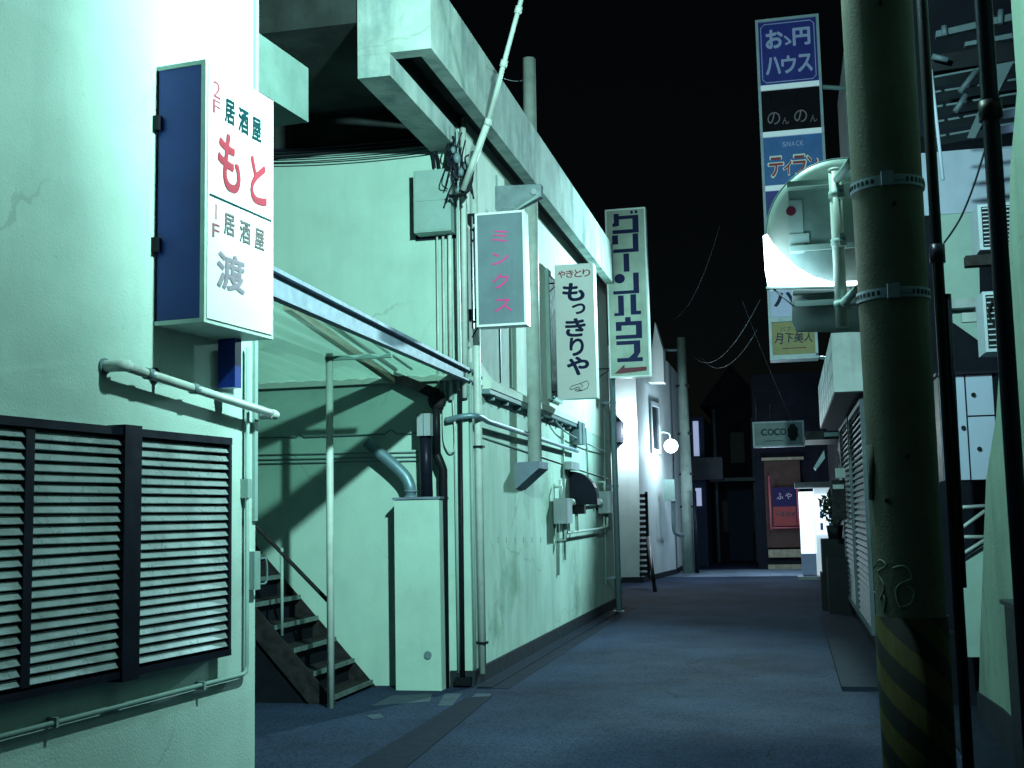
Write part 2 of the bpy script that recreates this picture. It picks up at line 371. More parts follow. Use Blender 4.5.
# repaired strip and pale concrete gutter along the left buildings
mb = MB()
def poly_sheet(mb, px, z=.004, t=.003):
    pts = [gnd(x, y) for x, y in px]; mb.prism([V((p.x,p.y,z)) for p in pts], (0,0,-t))
poly_sheet(mb, [(372,706),(392,696),(432,694),(430,702),(400,704)])
poly_sheet(mb, [(438,706),(445,694),(462,694),(452,706)])
poly_sheet(mb, [(462,706),(476,694),(492,694),(480,706)])
poly_sheet(mb, [(366,716),(380,714),(384,718),(372,720)])
tag(mb.build('gutter', M['gutterc']), kind='structure')
mb = MB(); mb.box(-2.735, -2.45, 10.4, 19.3, .0005, .004)
mb.box(-2.735, -2.60, 10.4, 19.3, .0045, .014)
tag(mb.build('gutter_strip', M['pave']), kind='structure')
mb = MB(); poly_sheet(mb, [(466,698),(492,697),(398,775),(340,775)], .007)
tag(mb.build('drain_cover', M['grate']), kind='structure')
# low pavement on the right
mb = MB(); mb.box(.36, .9, 10.5, 17.6, -.05, .035)
tag(mb.build('pavement', M['pave'], bevel=.012), kind='structure')
mb = MB(); mb.box(.95, 1.32, 3.0, 9.6, -.05, .035)
tag(mb.build('side_step', M['pave'], bevel=.01), kind='structure')
mb = MB(); mb.box(-4.5, 3.5, 28.2, 31.5, .001, .006)
tag(mb.build('cross_street', mat('pale street surface', (.16,.22,.30), .8, var=.35, scale=1.2, bump=.4, bscale=60, patches=.6, patchcol=(.02,.03,.05))), kind='structure')  # vending machine's light pool put into this pale colour

# ================================================================== near building (left edge of the photo)
B = thing('building', 'pale mint plaster building at the left edge with a long louvred window', 'building', near(0,0,0))
ws = lambda px, py: (onn(px,py)-NP).dot(ND)
zt, zb = 1.935, .83
wo = lambda px, off: (onn(px,540,off)-NP).dot(ND)
zt, zb = onn(233,438,.09).z, onn(232,655,.09).z
s_r = wo(232, .09)                           # right end of the window
s_l = wo(0, .09)-.9
# wall with an opening for the window
mb = MB()
mb.nbox(-9.5, s_l, -.25, 0, 0, 7.2); mb.nbox(s_r, 0, -.25, 0, 0, 7.2)
mb.nbox(s_l, s_r, -.25, 0, 0, zb+.03); mb.nbox(s_l, s_r, -.25, 0, zt-.03, 7.2)
bmesh.ops.remove_doubles(mb.bm, verts=mb.bm.verts, dist=.0005)
mb.build('wall', M['near_plaster'], B)
mb = MB(); mb.nbox(-9.5, 0, -7, -.252, 0, 7.2); mb.build('rear_block', M['near_plaster'], B)
W = MB().nbox(s_l+.01, s_r-.01, -.10, .03, zb+.01, zt-.01).build('window', M['glass_dark'], B, 'long louvred window in black frame')
mb = MB()
mb.nbox(s_l, s_r, -.02, .09, zt-.035, zt); mb.nbox(s_l, s_r, -.02, .09, zb, zb+.03)
mb.nbox(s_r-.022, s_r, -.02, .088, zb+.03, zt-.035)
mb.build('frame', M['navyblack'], W, bevel=.003)
m1a, m1b = wo(124,.10), wo(141,.10); m2a, m2b = wo(24,.085), wo(33,.085)
mb = MB(); mb.nbox(m1a, m1b, -.02, .10, zb-.015, zt+.012); mb.build('mullion', M['navyblack'], W, bevel=.004)
mb = MB(); mb.nbox(m2a, m2b, -.02, .085, zb+.04, zt-.045); mb.build('mullion', M['navyblack'], W, bevel=.004)
def louvre(s0, s1, n=24):
    mb = MB(); dz = (zt-zb-.085)/n
    for k in range(n):
        z = zb+.04+dz*(k+.5); h = dz*.37; j = random.uniform(-.0022,.0022); j2 = random.uniform(-.003,.003)
        a0 = [near(s0, .078, z-h+j), near(s0, .082, z-h+.003+j), near(s0, .064, z+h+.0), near(s0, .060, z+h-.003)]
        a1 = [near(s1, .078, z-h+j2), near(s1, .082, z-h+.003+j2), near(s1, .064, z+h+.0), near(s1, .060, z+h-.003)]
        v = [mb.bm.verts.new(p) for p in a0]+[mb.bm.verts.new(p) for p in a1]
        for i in range(4): mb.bm.faces.new([v[i], v[(i+1)%4], v[4+(i+1)%4], v[4+i]])
        mb.bm.faces.new(v[:4]); mb.bm.faces.new(v[4:])
    mb.build('louvre_panel', M['slat'], W)
louvre(m1b, s_r-.022); louvre(m2b, m1a); louvre(s_l, m2a)
# vertical and horizontal conduit on the facade
sc = ws(242, 560)
mb = MB(); pts = [near(sc, .03, 2.42), near(sc, .03, .76), near(sc-.01, .03, .725), near(sc-.04, .03, .715)]
mb.tube(pts+[near(ws(0,738)-.8, .03, .70)], .012, 8)
for ss in (-.55, -1.6): mb.nbox(ss, ss+.015, 0, .05, .69, .73)
mb.nbox(sc-.02, sc+.02, 0, .045, 1.62, 1.72)
mb.build('conduit', M['grey_paint'], B)
mb = MB(); mb.nbox(-.035,-.004,.0,.018,1.5,7.0); mb.build('corner_trim', M['grey_paint'], B)
mb = MB(); mb.nbox(-.09,-.03,.0,.05,1.14,1.34); bx = mb.build('switch_box', M['grey_paint'], B, bevel=.004)
mb = MB(); mb.tube(curve([near(-.03,.05,1.3),near(.01,.06,1.29),near(.015,.06,1.18),near(-.03,.05,1.165)]), .006, 6); mb.build('hasp', M['pipe_grey'], bx)
# concrete ledge beyond the corner
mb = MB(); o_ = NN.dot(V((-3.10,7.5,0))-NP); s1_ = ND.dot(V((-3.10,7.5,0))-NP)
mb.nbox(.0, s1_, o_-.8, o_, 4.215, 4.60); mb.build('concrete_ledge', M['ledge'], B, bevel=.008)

# white rail pipe
P_ = thing('wall_pipe', 'white pipe rail held off the near wall above the louvred window', 'pipe', near(ws(160,365), 0, 2.0))
a = onn(124,366,.085); b = onn(273,414,.085); 
mb = MB(); mb.tube([a, b], .022, 16); mb.build('pipe', M['pipe_pale'], P_)
ia = lambda p: p - NN*.085
mb = MB(); mb.tube(curve([a+ND*.03+V((0,0,.004)), a-ND*.015, a-ND*.025-NN*.03, ia(a)-ND*.03]), .027, 14)
mb.build('elbow', M['pipe_pale'], P_)
mb = MB(); mb.tube(curve([b-ND*.03, b+ND*.02-V((0,0,.004)), b+ND*.02-NN*.03, ia(b)+ND*.02]), .026, 14); mb.build('elbow', M['pipe_pale'], P_)
for t in (.14, .42):
    p = a.lerp(b, t); mb = MB(); mb.tube([p-ND*.022, p+ND*.022], .027, 14); mb.build('coupling', M['pipe_grey'], P_)
p = a.lerp(b, .26); mb = MB(); mb.tube([p-NN*.085+V((0,0,.03)), p-NN*.01], .012, 10); mb.tube([p-NN*.085+V((0,0,.03)), p-NN*.07+V((0,0,.03))], .035, 14)
mb.build('bracket', M['navyblack'], P_)
mb = MB(); mb.tube([ia(a)-ND*.03, ia(a)-ND*.03+NN*.012], .036, 14); mb.build('wall_flange', M['pipe_grey'], P_)
# small stub pipe at the foot of the corner
g = gnd(252, 764); mb = MB(); q0 = V((-2.83,6.2,.12)); mb.tube(curve([q0+V((-.12,.05,.02)), q0, q0+V((.10,-.02,.0)), q0+V((.14,-.03,-.06))]), .028, 12)
single('stub_pipe', mb, M['pipe_pale'], 'short pale pipe stub near the ground at the mint building corner', 'pipe')

# big projecting sign on the near building
SO = .275; z0, z1 = onn(205,322,SO).z, onn(204,58,SO).z; s0, s1 = (onn(205,200,SO)-NP).dot(ND), (onn(272.5,200,SO)-NP).dot(ND)
SG = thing('sign', 'large white light box sign with blue side, red もと lettering', 'sign', near((s0+s1)/2, .12, z0))
mb = MB(); mb.nbox(s0+.004, s1, .012, SO-.005, z0+.012, z1-.012); mb.build('case', M['blue'], SG)
mb = MB()
for (o0,o1,za,zb_) in ((.0,SO,z1-.02,z1),(.0,SO,z0,z0+.02)): mb.nbox(s0-.004, s1+.004, o0+.005, o1, za, zb_)
mb.nbox(s0-.005, s0+.014, SO-.022, SO+.002, z0, z1); mb.nbox(s1-.012, s1+.006, SO-.022, SO+.001, z0, z1)
mb.build('rim', M['sign_rim'], SG, bevel=.002)
mb = MB(); mb.nbox(s0+.014, s1-.012, SO-.004, SO+.006, z0+.02, z1-.02); mb.build('face', M['white_sign'], SG)
mb = MB()
for zz in (z0+.35, z1-.32): mb.nbox(s0-.03, s0+.02, -.0, .03, zz, zz+.07)
build_each(mb, 'hinge', M['black'], SG)
mb = MB(); mb.nbox(s1-.12, s1-.06, .03, .13, z0-.25, z0); mb.build('mounting_post', M['blue'], SG)
fr = Frame(near(s0+.014, SO+.007, z0+.02), ND*(s1-s0-.026), V((0,0,z1-z0-.04)), NN)
letters(fr, [('2',.115,.085,.11,.066),('F',.115,.155,.11,.055)], M['pinkred'], SG, d=.002)
letters(fr, [('居',.31,.145,.14,.095),('酒',.52,.150,.15,.10),('屋',.73,.155,.14,.095)], M['darkteal'], SG, offset=.03, d=.002)
letters(fr, [('も',.31,.355,.33,.215,-.10),('と',.76,.37,.25,.19,.05)], M['red'], SG, offset=.035, d=.002)
shapes(fr, [rect(.02,.512,.98,.519)], M['darkteal'], SG, 'divider_line')
letters(fr, [('l',.115,.575,.014,.060),('F',.115,.65,.10,.055)], M['pinkred'], SG, d=.002)
letters(fr, [('居',.31,.605,.15,.085),('酒',.55,.61,.16,.09),('屋',.78,.615,.15,.085)], M['greylet'], SG, offset=.02, d=.002)  # reflection washing over the lower panel put into the grey
letters(fr, [('渡',.34,.795,.40,.14)], M['lilac'], SG, offset=.03, d=.002)  # reflection washing out the character put into its pale colour

# ================================================================== long building
XW = -2.8; YF = 10.5; YE = 19.5; ZE = 2.74
L_ = thing('building', 'long stained green plaster building with concrete parapet and hanging signs', 'building', (XW, YF, 0))
mb = MB(); mb.box(-9.5, XW-.002, YF, YF+.25, 0, 4.96); mb.build('front_wall', M['front_plaster'], L_)
mb = MB(); mb.box(-3.05, XW, YF+.004, YE, .14, ZE-.06); mb.build('side_wall', M['long_plaster'], L_)
mb = MB(); mb.box(-3.05, XW+.004, YF+.004, YE, ZE-.06, 5.2); mb.build('upper_wall', M['upper_plaster'], L_)
mb = MB(); mb.box(-3.0, XW+.028, YF-.02, YE+.01, -.02, .139); mb.build('plinth', M['plinth'], L_)
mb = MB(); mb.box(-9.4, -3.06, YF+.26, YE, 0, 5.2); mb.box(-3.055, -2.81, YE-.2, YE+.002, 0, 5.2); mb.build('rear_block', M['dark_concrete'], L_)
# upper wall panel joints and pilasters
mb = MB()
for px in (460, 500, 512, 540): 
    y = onx(px, 380, XW).y
    mb.box(XW+.004, XW+.016, y-.012, y+.012, ZE+.1, 5.0)
mb.build('panel_joint', M['grey_paint'], L_)
# windows high on the long wall
for (pxa, pxb) in ((547, 557),):
    ya, yb = onx(pxa,350,XW).y, onx(pxb,350,XW).y
    Wn = MB().box(XW+.004, XW+.03, ya, yb, 2.95, 4.45).build('window', M['glass_dark'], L_)
    mb = MB(); 
    for (y0_,y1_,z0_,z1_) in ((ya-.05,ya,2.9,4.5),(yb,yb+.05,2.9,4.5),(ya,yb,4.45,4.5),(ya,yb,2.9,2.95)): mb.box(XW, XW+.05, y0_, y1_, z0_, z1_)
    mb.build('frame', M['grey_paint'], Wn)
# flashing ledge along the long wall
mb = MB(); mb.prism([(XW+.004,10.98,2.83),(XW+.10,10.98,2.77),(XW+.10,10.98,2.70),(XW+.004,10.98,2.70)], (0,5.0,0)); mb.build('flashing', M['upper_plaster'], L_)
mb = MB(); mb.box(XW+.004, XW+.09, 10.98, 15.9, 2.655, 2.699); 
for k in range(8): mb.box(XW+.004, XW+.07, 11.2+k*.6, 11.24+k*.6, 2.61, 2.655)
mb.build('flashing_rail', M['pipe_grey'], L_)  # darker rail stands for the shadow line under the flashing
# parapet and roof slab overhanging the alcove
mb = MB()
mb.box(-2.62, -2.5, 8.601, YE, 5.05, 5.66)          # downstand facing the alley
mb.box(-3.09, -2.5, 8.46, 8.60, 5.05, 5.86)        # end face
mb.box(-3.09, -2.83, 8.46, 10.49, 4.87, 5.049)     # inner beam
mb.build('parapet', M['concrete'], L_)
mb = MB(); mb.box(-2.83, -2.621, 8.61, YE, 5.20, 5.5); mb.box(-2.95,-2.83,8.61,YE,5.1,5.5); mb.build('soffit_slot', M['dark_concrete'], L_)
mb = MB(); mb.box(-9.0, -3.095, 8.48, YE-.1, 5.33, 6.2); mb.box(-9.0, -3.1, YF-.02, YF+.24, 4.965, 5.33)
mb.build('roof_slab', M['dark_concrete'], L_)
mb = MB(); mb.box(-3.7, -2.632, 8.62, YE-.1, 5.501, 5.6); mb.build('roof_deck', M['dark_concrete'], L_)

# horizontal cables and pipes on the front wall
mb = MB()
def fw(px, py, y=YF-.02): return ony(px, py, y)
mb.tube([fw(200,439),fw(296,437)]+curve([fw(296,437),fw(300,434),fw(304,437)],4)+[fw(385,434)]+curve([fw(385,434),fw(391,430),fw(397,434)],4)+[fw(440,432)], .006, 6)
for (a, b) in ((455.5,452),(460.5,456.5),(464.5,460.5)): mb.tube([fw(200,a+.5), fw(418,b)], .0055, 6)
build_each(mb, 'front_wall_cable', M['pipe_grey'], L_)
mb = MB()
for k in range(5):
    mb.tube(sag(fw(240,153+k*2.6, YF-.05-.01*k), fw(447,136+k*3.4, YF-.05-.01*k), .005+.010*k), .006 if k else .014, 6)
build_each(mb, 'eaves_cable', M['navyblack'], L_)
mb = MB()
for px, zt_, zb_, r in ((437,410,236,.010),(443,404,236,.012),(449,400,150,.02),(457,402,170,.012),(463,398,120,.028)):
    mb.tube([fw(px, zb_, YF-.04), fw(px+2, zt_, YF-.04)], r, 10)
mb.tube(curve([fw(443,404,YF-.04),fw(444,440,YF-.04),fw(450,452,YF-.05),fw(455,444,YF-.05),fw(453,400,YF-.04)]), .008, 6)
build_each(mb, 'riser_conduit', M['pipe_pale'], L_)
mb = MB(); mb.tube(curve([fw(415,138,YF-.07),fw(425,142,YF-.08),fw(432,152,YF-.07),fw(435,168,YF-.07)]), .012, 8)
mb.tube(curve([fw(420,138,YF-.06),fw(430,144,YF-.08),fw(437,155,YF-.07),fw(440,170,YF-.07)]), .012, 8)
build_each(mb, 'box_feed_cable', M['navyblack'], L_)
# black thin pipe and grey drain pipe at the corner
mb = MB(); mb.tube([fw(460,390,YF-.05), fw(463,686,YF-.05)], .020, 12); mb.box(-2.94,-2.80,YF-.09,YF-.001,.02,.09); mb.build('black_drainpipe', M['black'], L_)
mb = MB(); mb.tube([V((XW+.06,10.62,4.9)), V((XW+.06,10.62,.10))], .036, 14); mb.build('corner_drainpipe', M['pipe_pale'], L_)
mb = MB()
for z in (2.12, .36): mb.box(XW-.06, XW+.11, 10.575, 10.665, z, z+.02)
for z in (3.3, 4.2): mb.box(XW-.02, XW+.11, 10.575, 10.665, z, z+.10)
build_each(mb, 'pipe_bracket', M['black'], L_)
mb = MB(); mb.tube([V((XW+.015,10.54,2.9)), V((XW+.015,10.54,.12))], .014, 10); mb.tube([V((XW-.12,YF-.03,2.7)), V((XW-.12,YF-.03,.12))], .01, 8); build_each(mb, 'thin_conduit', M['grey_paint'], L_)
# horizontal pipe from the front around the corner
z_ = 2.40
mb = MB(); mb.tube(curve([V((-3.0,YF-.05,z_-.03)), V((XW-.02,YF-.06,z_)), V((XW+.09,YF+.02,z_)), V((XW+.09,YF+.35,z_-.02))])+[V((XW+.07,15.9,z_-.06))], .026, 12); mb.build('cross_pipe', M['duct'], L_)
mb = MB(); mb.tube([onx(480,436,XW+.01), onx(608,479,XW+.01)], .008, 6); mb.tube([onx(563,425,XW+.02), onx(565,560,XW+.02)], .014, 8); mb.tube([onx(586,428,XW+.02), onx(588,480,XW+.02)], .012, 8); mb.tube([onx(604,400,XW+.02), onx(606,585,XW+.02)], .016, 8)
build_each(mb, 'side_wall_conduit', M['grey_paint'], L_)
mb = MB(); mb.tube([onx(558,500,XW+.012), onx(558,575,XW+.012)], .02, 8); mb.build('seam_pipe', M['grey_paint'], L_)
# row of rust drips below old fixings
mb = MB()
for k in range(6):
    p = onx(498+k*8.5, 540, XW); mb.box(XW-.001, XW+.003, p.y-.012, p.y+.012, p.z-.03, p.z+.03)
build_each(mb, 'old_fixing', M['grey_paint'], L_)

# long stay pole, leaning
mb = MB(); a = ony(463,190,10.1); b = ony(488,122,9.9); c = ony(521,0,9.7); c = b+(c-b)*1.15
mb.tube([a, b], .030, 12); mb.tube([b, c], .021, 12); 
for t in (.0, .42, .8): 
    q = b.lerp(c, t); dd = (c-b).normalized(); mb.tube([q-dd*.03, q+dd*.03], .032, 12)
single('mast', mb, M['pipe_pale'], 'thin leaning metal mast rising past the concrete parapet', 'pole')
T = thing('cable_tangle', 'tangle of cables and insulators clamped to the foot of the leaning mast', 'cables', tuple(ony(460,150,10.2)))
mb = MB()
for k in range(16):
    x, y = random.uniform(449,470), random.uniform(128,165); pts = [ony(x,y,10.2)]
    for j in range(3): x += random.uniform(-6,6); y += random.uniform(2,22); pts.append(ony(x, min(y,215), 10.2+random.uniform(-.06,.06)))
    mb.tube(curve(pts,5), random.choice((.006,.008,.012)), 6)
build_each(mb, 'cable', M['navyblack'], T)
mb = MB(); 
for (x,y,r) in ((457,158,.035),(461,172,.028),(453,150,.025),(466,166,.026),(458,190,.024)): mb.sphere(ony(x,y,10.18), r, 12, 8, (1,1,1.4))
build_each(mb, 'insulator', M['pipe_grey'], T)
mb = MB(); mb.tube(curve([ony(448,196,10.2),ony(458,196,10.15),ony(468,190,10.15),ony(472,175,10.15),ony(472,160,10.1)]), .018, 10); mb.build('feed_hose', M['black'], T)

# electrical box
Q = thing('electric_box', 'grey electric meter box high on the green front wall, cables below it', 'electric box', tuple(ony(432,235,YF)))
p0, p1 = ony(414,233,YF-.2), ony(450,168,YF-.2)
mb = MB(); mb.box(p0.x, p1.x, YF-.2, YF-.002, p0.z, p1.z); mb.build('case', M['grey_paint'], Q, bevel=.008)
mb = MB(); mb.box(p0.x+.012, p1.x-.012, YF-.206, YF-.2, p0.z+.012, p0.z+(p1.z-p0.z)*.48); mb.box(p0.x+.012, p1.x-.012, YF-.206, YF-.2, p0.z+(p1.z-p0.z)*.5, p1.z-.012); mb.build('door', M['grey_paint'], Q)
mb = MB(); mb.box(p0.x-.04, p1.x+.01, YF-.02, YF-.003, p0.z-.03, p1.z-.06); mb.build('back_board', M['navyblack'], Q)  # dark sheet painting the box's cast shadow, left and below

# ================================================================== alcove: canopy roof, stair, duct box
K = thing('canopy', 'lean-to canopy of corrugated sheet over the stair alcove with metal gutter edge', 'canopy', (-3.64, 9.24, 0))
def fz(y, top): return (2.895-.0178*(y-6.28)) if top else (2.765-.006*(y-6.28))
mb = MB(); mb.prism([(XW,6.1,2.77),(XW,6.1,2.90),(XW,10.94,2.805),(XW,10.94,2.73)], (-.025,0,0))
mb.prism([(XW+.035,6.1,2.90),(XW+.035,6.1,2.925),(XW+.035,10.94,2.83),(XW+.035,10.94,2.805)], (-.12,0,0))
mb.prism([(XW+.03,6.1,2.755),(XW+.03,6.1,2.77),(XW+.03,10.94,2.73),(XW+.03,10.94,2.715)], (-.06,0,0))
mb.build('gutter_edge', M['galv'], K, bevel=.002)
mb = MB(); n = 90; x0_, x1_ = -2.86, -6.4; rows = []
for i in range(n+1):
    x = x0_+(x1_-x0_)*i/n; dz = .012*math.sin(i*1.25)
    rows.append([mb.bm.verts.new((x, y, 2.925-.033*(y-6.1)+dz+.02*(x0_-x)*.3)) for y in (6.15, 8.3, 10.46)])
for i in range(n):
    for j in range(2): f = mb.bm.faces.new([rows[i][j], rows[i+1][j], rows[i+1][j+1], rows[i][j+1]]); f.smooth = True
bmesh.ops.solidify(mb.bm, geom=list(mb.bm.faces), thickness=.002)
mb.build('corrugated_sheet', M['roofsheet'], K)
mb = MB(); a = ony(287,306,8.0); b = ony(394,381,10.42); dn_ = (b-a).normalized()
mb.prism([a+V((-.03,0,-.03)), a+V((.03,0,-.03)), a+V((.03,0,.03)), a+V((-.03,0,.03))], b-a); mb.build('beam', M['wood'], K)
mb = MB(); mb.tube([a+dn_*.1+V((.03,0,.07)), b+V((.05,-.1,.09))], .02, 8); mb.tube([a+dn_*.4+V((.12,0,.1)), b+V((.2,-.1,.09))], .012, 8); build_each(mb, 'tie_rod', M['grey_paint'], K)
mb = MB(); y = 9.24
mb.tube([V((-3.64,y,0)), V((-3.64,y,2.86))], .030, 14); mb.build('post', M['pipe_pale'], K)
mb = MB(); mb.box(-3.67,-3.1,y-.02,y+.02,2.80,2.835); mb.build('cross_bearer', M['grey_paint'], K)
MB().box(-6.4, -2.9, 10.44, 10.497, 2.735, 2.79).build('wall_batten', M['upper_plaster'], K)
# dark valley gutter at the back and its downpipe
GP = thing('downpipe', 'black gutter outlet and black downpipe behind the green duct box', 'pipe', (-3.05, YF-.1, 0))
mb = MB(); a = ony(395,378,YF-.06); b = ony(440,396,YF-.12)
mb.prism([a+V((0,0,-.03)), a+V((.02,0,.05)), b+V((0,0,.06)), b+V((0,0,-.05))], (0,-.09,0)); mb.build('gutter', M['rust'], GP)
mb = MB(); mb.sphere(ony(437,400,YF-.13), .085, 14, 10, (1,.8,1.1)); mb.build('outlet', M['rust'], GP)
mb = MB(); mb.tube([ony(436,400,YF-.13), ony(437,455,YF-.13)], .035, 12); mb.tube(curve([ony(437,455,YF-.13), ony(440,462,YF-.13), ony(443,470,YF-.12)])+[ony(445,690,YF-.1)], .040, 14); mb.build('pipe', M['black'], GP)
mb = MB(); mb.tube([ony(425,428,YF-.16), ony(427,500,YF-.16)], .055, 12); mb.build('flue', M['navyblack'], GP)
mb = MB(); q = ony(425,436,YF-.2); mb.box(q.x-.06,q.x-.005,YF-.25,YF-.1,q.z,q.z+.2); mb.box(q.x+.0,q.x+.06,YF-.24,YF-.1,q.z,q.z+.2); mb.build('flue_collar', M['tin'], GP, bevel=.004)

DB = thing('duct_box', 'tall slim green painted duct box standing against the front wall', 'duct box', (-3.2, YF-.12, 0))
p0, p1 = ony(396,692,YF-.27), ony(439,499,YF-.27)
mb = MB(); mb.box(p0.x, p1.x, YF-.27, YF-.003, 0, p1.z); mb.build('casing', M['front_plaster'], DB, bevel=.006)
mb = MB(); mb.box(p0.x-.015, p1.x+.012, YF-.285, YF-.002, p1.z+.002, p1.z+.022); mb.build('cap', M['galv'], DB)
mb = MB(); q = ony(428,655,YF-.27); mb.tube([q, q-V((0,.012,0))], .034, 16); mb.build('plug', M['pipe_grey'], DB)
mb = MB(); q = [ony(x,y_,YF-.17) for x,y_ in ((411,499),(410,486),(405,476),(392,463),(376,450),(367,442))]
mb.tube([q[0]]+curve(q[1:],6), .052, 18); mb.build('duct', M['duct'], DB)
mb = MB()
for i in (0,1): mb.tube([q[0]+V((0,0,.01+.05*i)), q[0]+V((0,0,.03+.05*i))], .062, 18)
build_each(mb, 'duct_collar', M['galv'], DB)

# stair: flights up to the left
ST = thing('staircase', 'steep rusty steel stair with handrail climbing into the alcove', 'staircase', (-3.9, 9.9, 0))
yn, yf = 9.42, 10.38; rise, run = .188, .172; xb = -3.72
nst = 13
mb = MB()
for y in (yn, yf):
    a0 = V((xb+.06, y, 0)); sl = V((-run*nst, 0, rise*nst))
    mb.prism([a0, a0+V((-.24,0,0)), a0+V((-.24,0,0))+sl, a0+sl+V((0,0,.0))], (0, .018, 0))
build_each(mb, 'stringer', M['rust'], ST)
mb = MB(); 
for k in range(nst):
    x = xb-run*k; z = rise*(k+.35)
    mb.box(x-.20, x+.02, yn+.02, yf-.002, z-.02, z)
build_each(mb, 'tread', M['rust'], ST)
mb = MB()
for k in range(nst):
    x = xb-run*k; z = rise*(k+.35)
    mb.box(x+.021, x+.032, yn+.02, yf-.002, z-.035, z+.004)
build_each(mb, 'tread_nosing', M['tread'], ST)
mb = MB()
for k in range(nst):
    x = xb-run*k; z = rise*(k+.35)
    mb.box(x-.205, x-.198, yn+.02, yf-.002, z-.01, z+rise-.03)
build_each(mb, 'riser', M['dark_wall'], ST)
mb = MB(); a = ony(328,601,yn); b = ony(250,520,yn); b = a+(b-a)*2.4; mb.tube([a, b], .018, 10); mb.build('handrail', M['rust'], ST)
mb = MB()
for px, py in ((282,548),):
    t = ony(px,py,yn); mb.tube([t, V((t.x,yn,t.z-.72))], .013, 10)
mb.build('baluster', M['grey_paint'], ST)
mb = MB(); mb.prism([(xb-.19,yn+.03,.0),(xb-.19-run*nst,yn+.03,rise*nst),(xb-.19-run*nst,yn+.03,0)],(0,.03,0)); mb.build('under_panel', M['black'], ST)  # black sheet added for the darkness of the shade under the stair

# ================================================================== signs on the long building
# 1 : grey blue hanging sign
def hanging_sign(x0, x1, y0, y1, z0, z1, face, side, label, lip=.012, wall=XW, arms=True, armm='black'):
    t = thing('hanging_sign', label, 'sign', ((x0+x1)/2, (y0+y1)/2, z0))
    MB().box(x0, x1, y0+.012, y1, z0, z1).build('case', side, t, bevel=.004)
    mb = MB(); w = lip
    mb.box(x0-.002, x0+w, y0-.004, y0+.011, z0-.002, z1+.002); mb.box(x1-w, x1+.002, y0-.004, y0+.011, z0-.002, z1+.002)
    mb.box(x0+w, x1-w, y0-.004, y0+.011, z1-w, z1+.002); mb.box(x0+w, x1-w, y0-.004, y0+.011, z0-.002, z0+w)
    mb.build('rim', side, t)
    MB().box(x0+w, x1-w, y0, y0+.010, z0+w, z1-w).build('face', face, t)
    if arms:
        mb = MB(); ym = (y0+y1)/2
        for z in (z0+.06*(z1-z0), z1-.12*(z1-z0)):
            mb.tube([V((wall-.01, ym, z)), V((x0+.02, ym, z))], .010, 6)
            mb.tube([V((wall-.01, ym, z-.14)), V((x0+.02, ym, z))], .007, 6)
        mb.box(wall-.005, wall+.012, ym-.02, ym+.02, z0, z1)
        mb.build('bracket', M[armm], t)
    return t, Frame((x0+w, y0, z0+w), (x1-x0-2*w, 0, 0), (0, 0, z1-z0-2*w), (0,-1,0))
a, b = ony(477,327,10.2), ony(524,210,10.2)
t, fr = hanging_sign(a.x, b.x, 10.2, 10.37, a.z, b.z, M['steel_face'], M['sign_white_side'], 'grey hanging sign with magenta katakana ミンクス, white sides', lip=.018, wall=a.x-.06)
letters(fr, [('ミ',.5,.205,.36,.105),('ン',.5,.41,.36,.11),('ク',.5,.615,.36,.13),('ス',.54,.835,.38,.11)], M['magenta'], t, offset=.01, d=.002)
# spotlight bracket box over it
t2 = thing('lamp_housing', 'shiny wedge shaped metal housing above the grey ミンクス sign', 'lamp housing', tuple(ony(518,200,10.6)))
pl = [ony(495,186,10.55), ony(541,184,10.55), ony(541,196,10.55), ony(516,209,10.55), ony(495,209,10.55)]
mb = MB(); mb.prism(pl, (0,.10,0)); mb.build('shell', M['chrome'], t2, bevel=.004)
mb = MB(); q = ony(534,192,10.54); mb.tube([q, q+V((0,-.02,0))], .028, 16); mb.build('lamp_cap', M['tin'], t2)
mb = MB(); mb.tube([ony(538,196,10.53), ony(512,212,10.53)], .012, 8); mb.build('stay', M['grey_paint'], t2)

# 2 : white yakitori sign
y2 = 14.3; a, b = ony(558,399,y2), ony(593,263,y2)
t, fr = hanging_sign(a.x, b.x, y2, y2+.22, a.z, b.z, M['white_sign'], M['sign_white_side'], 'white hanging sign with black hiragana and pointing hand, middle of three', lip=.01)
letters(fr, [(c, .16+.225*i, .065, .20, .055) for i, c in enumerate('やきとり')], M['red'], t, offset=.02, d=.002)
letters(fr, [('も',.47,.205,.56,.13),('っ',.60,.335,.34,.075),('き',.50,.475,.52,.13),('り',.52,.62,.36,.13),('や',.54,.765,.56,.13)], M['navylet'], t, offset=.045, d=.002)
mb = MB()
for pts in ([(.30,.935),(.36,.915),(.58,.898),(.78,.88),(.82,.905),(.78,.935),(.62,.952),(.50,.955),(.44,.945)], [(.30,.935),(.34,.942),(.50,.925),(.58,.925)], [(.44,.945),(.52,.938),(.60,.94)], [(.50,.955),(.56,.947),(.64,.948)], [(.58,.898),(.66,.915),(.62,.93)]):
    stroke(fr, pts, .004, None, None, None, mb=mb)
mb.build('hand_drawing', M['navylet'], t)
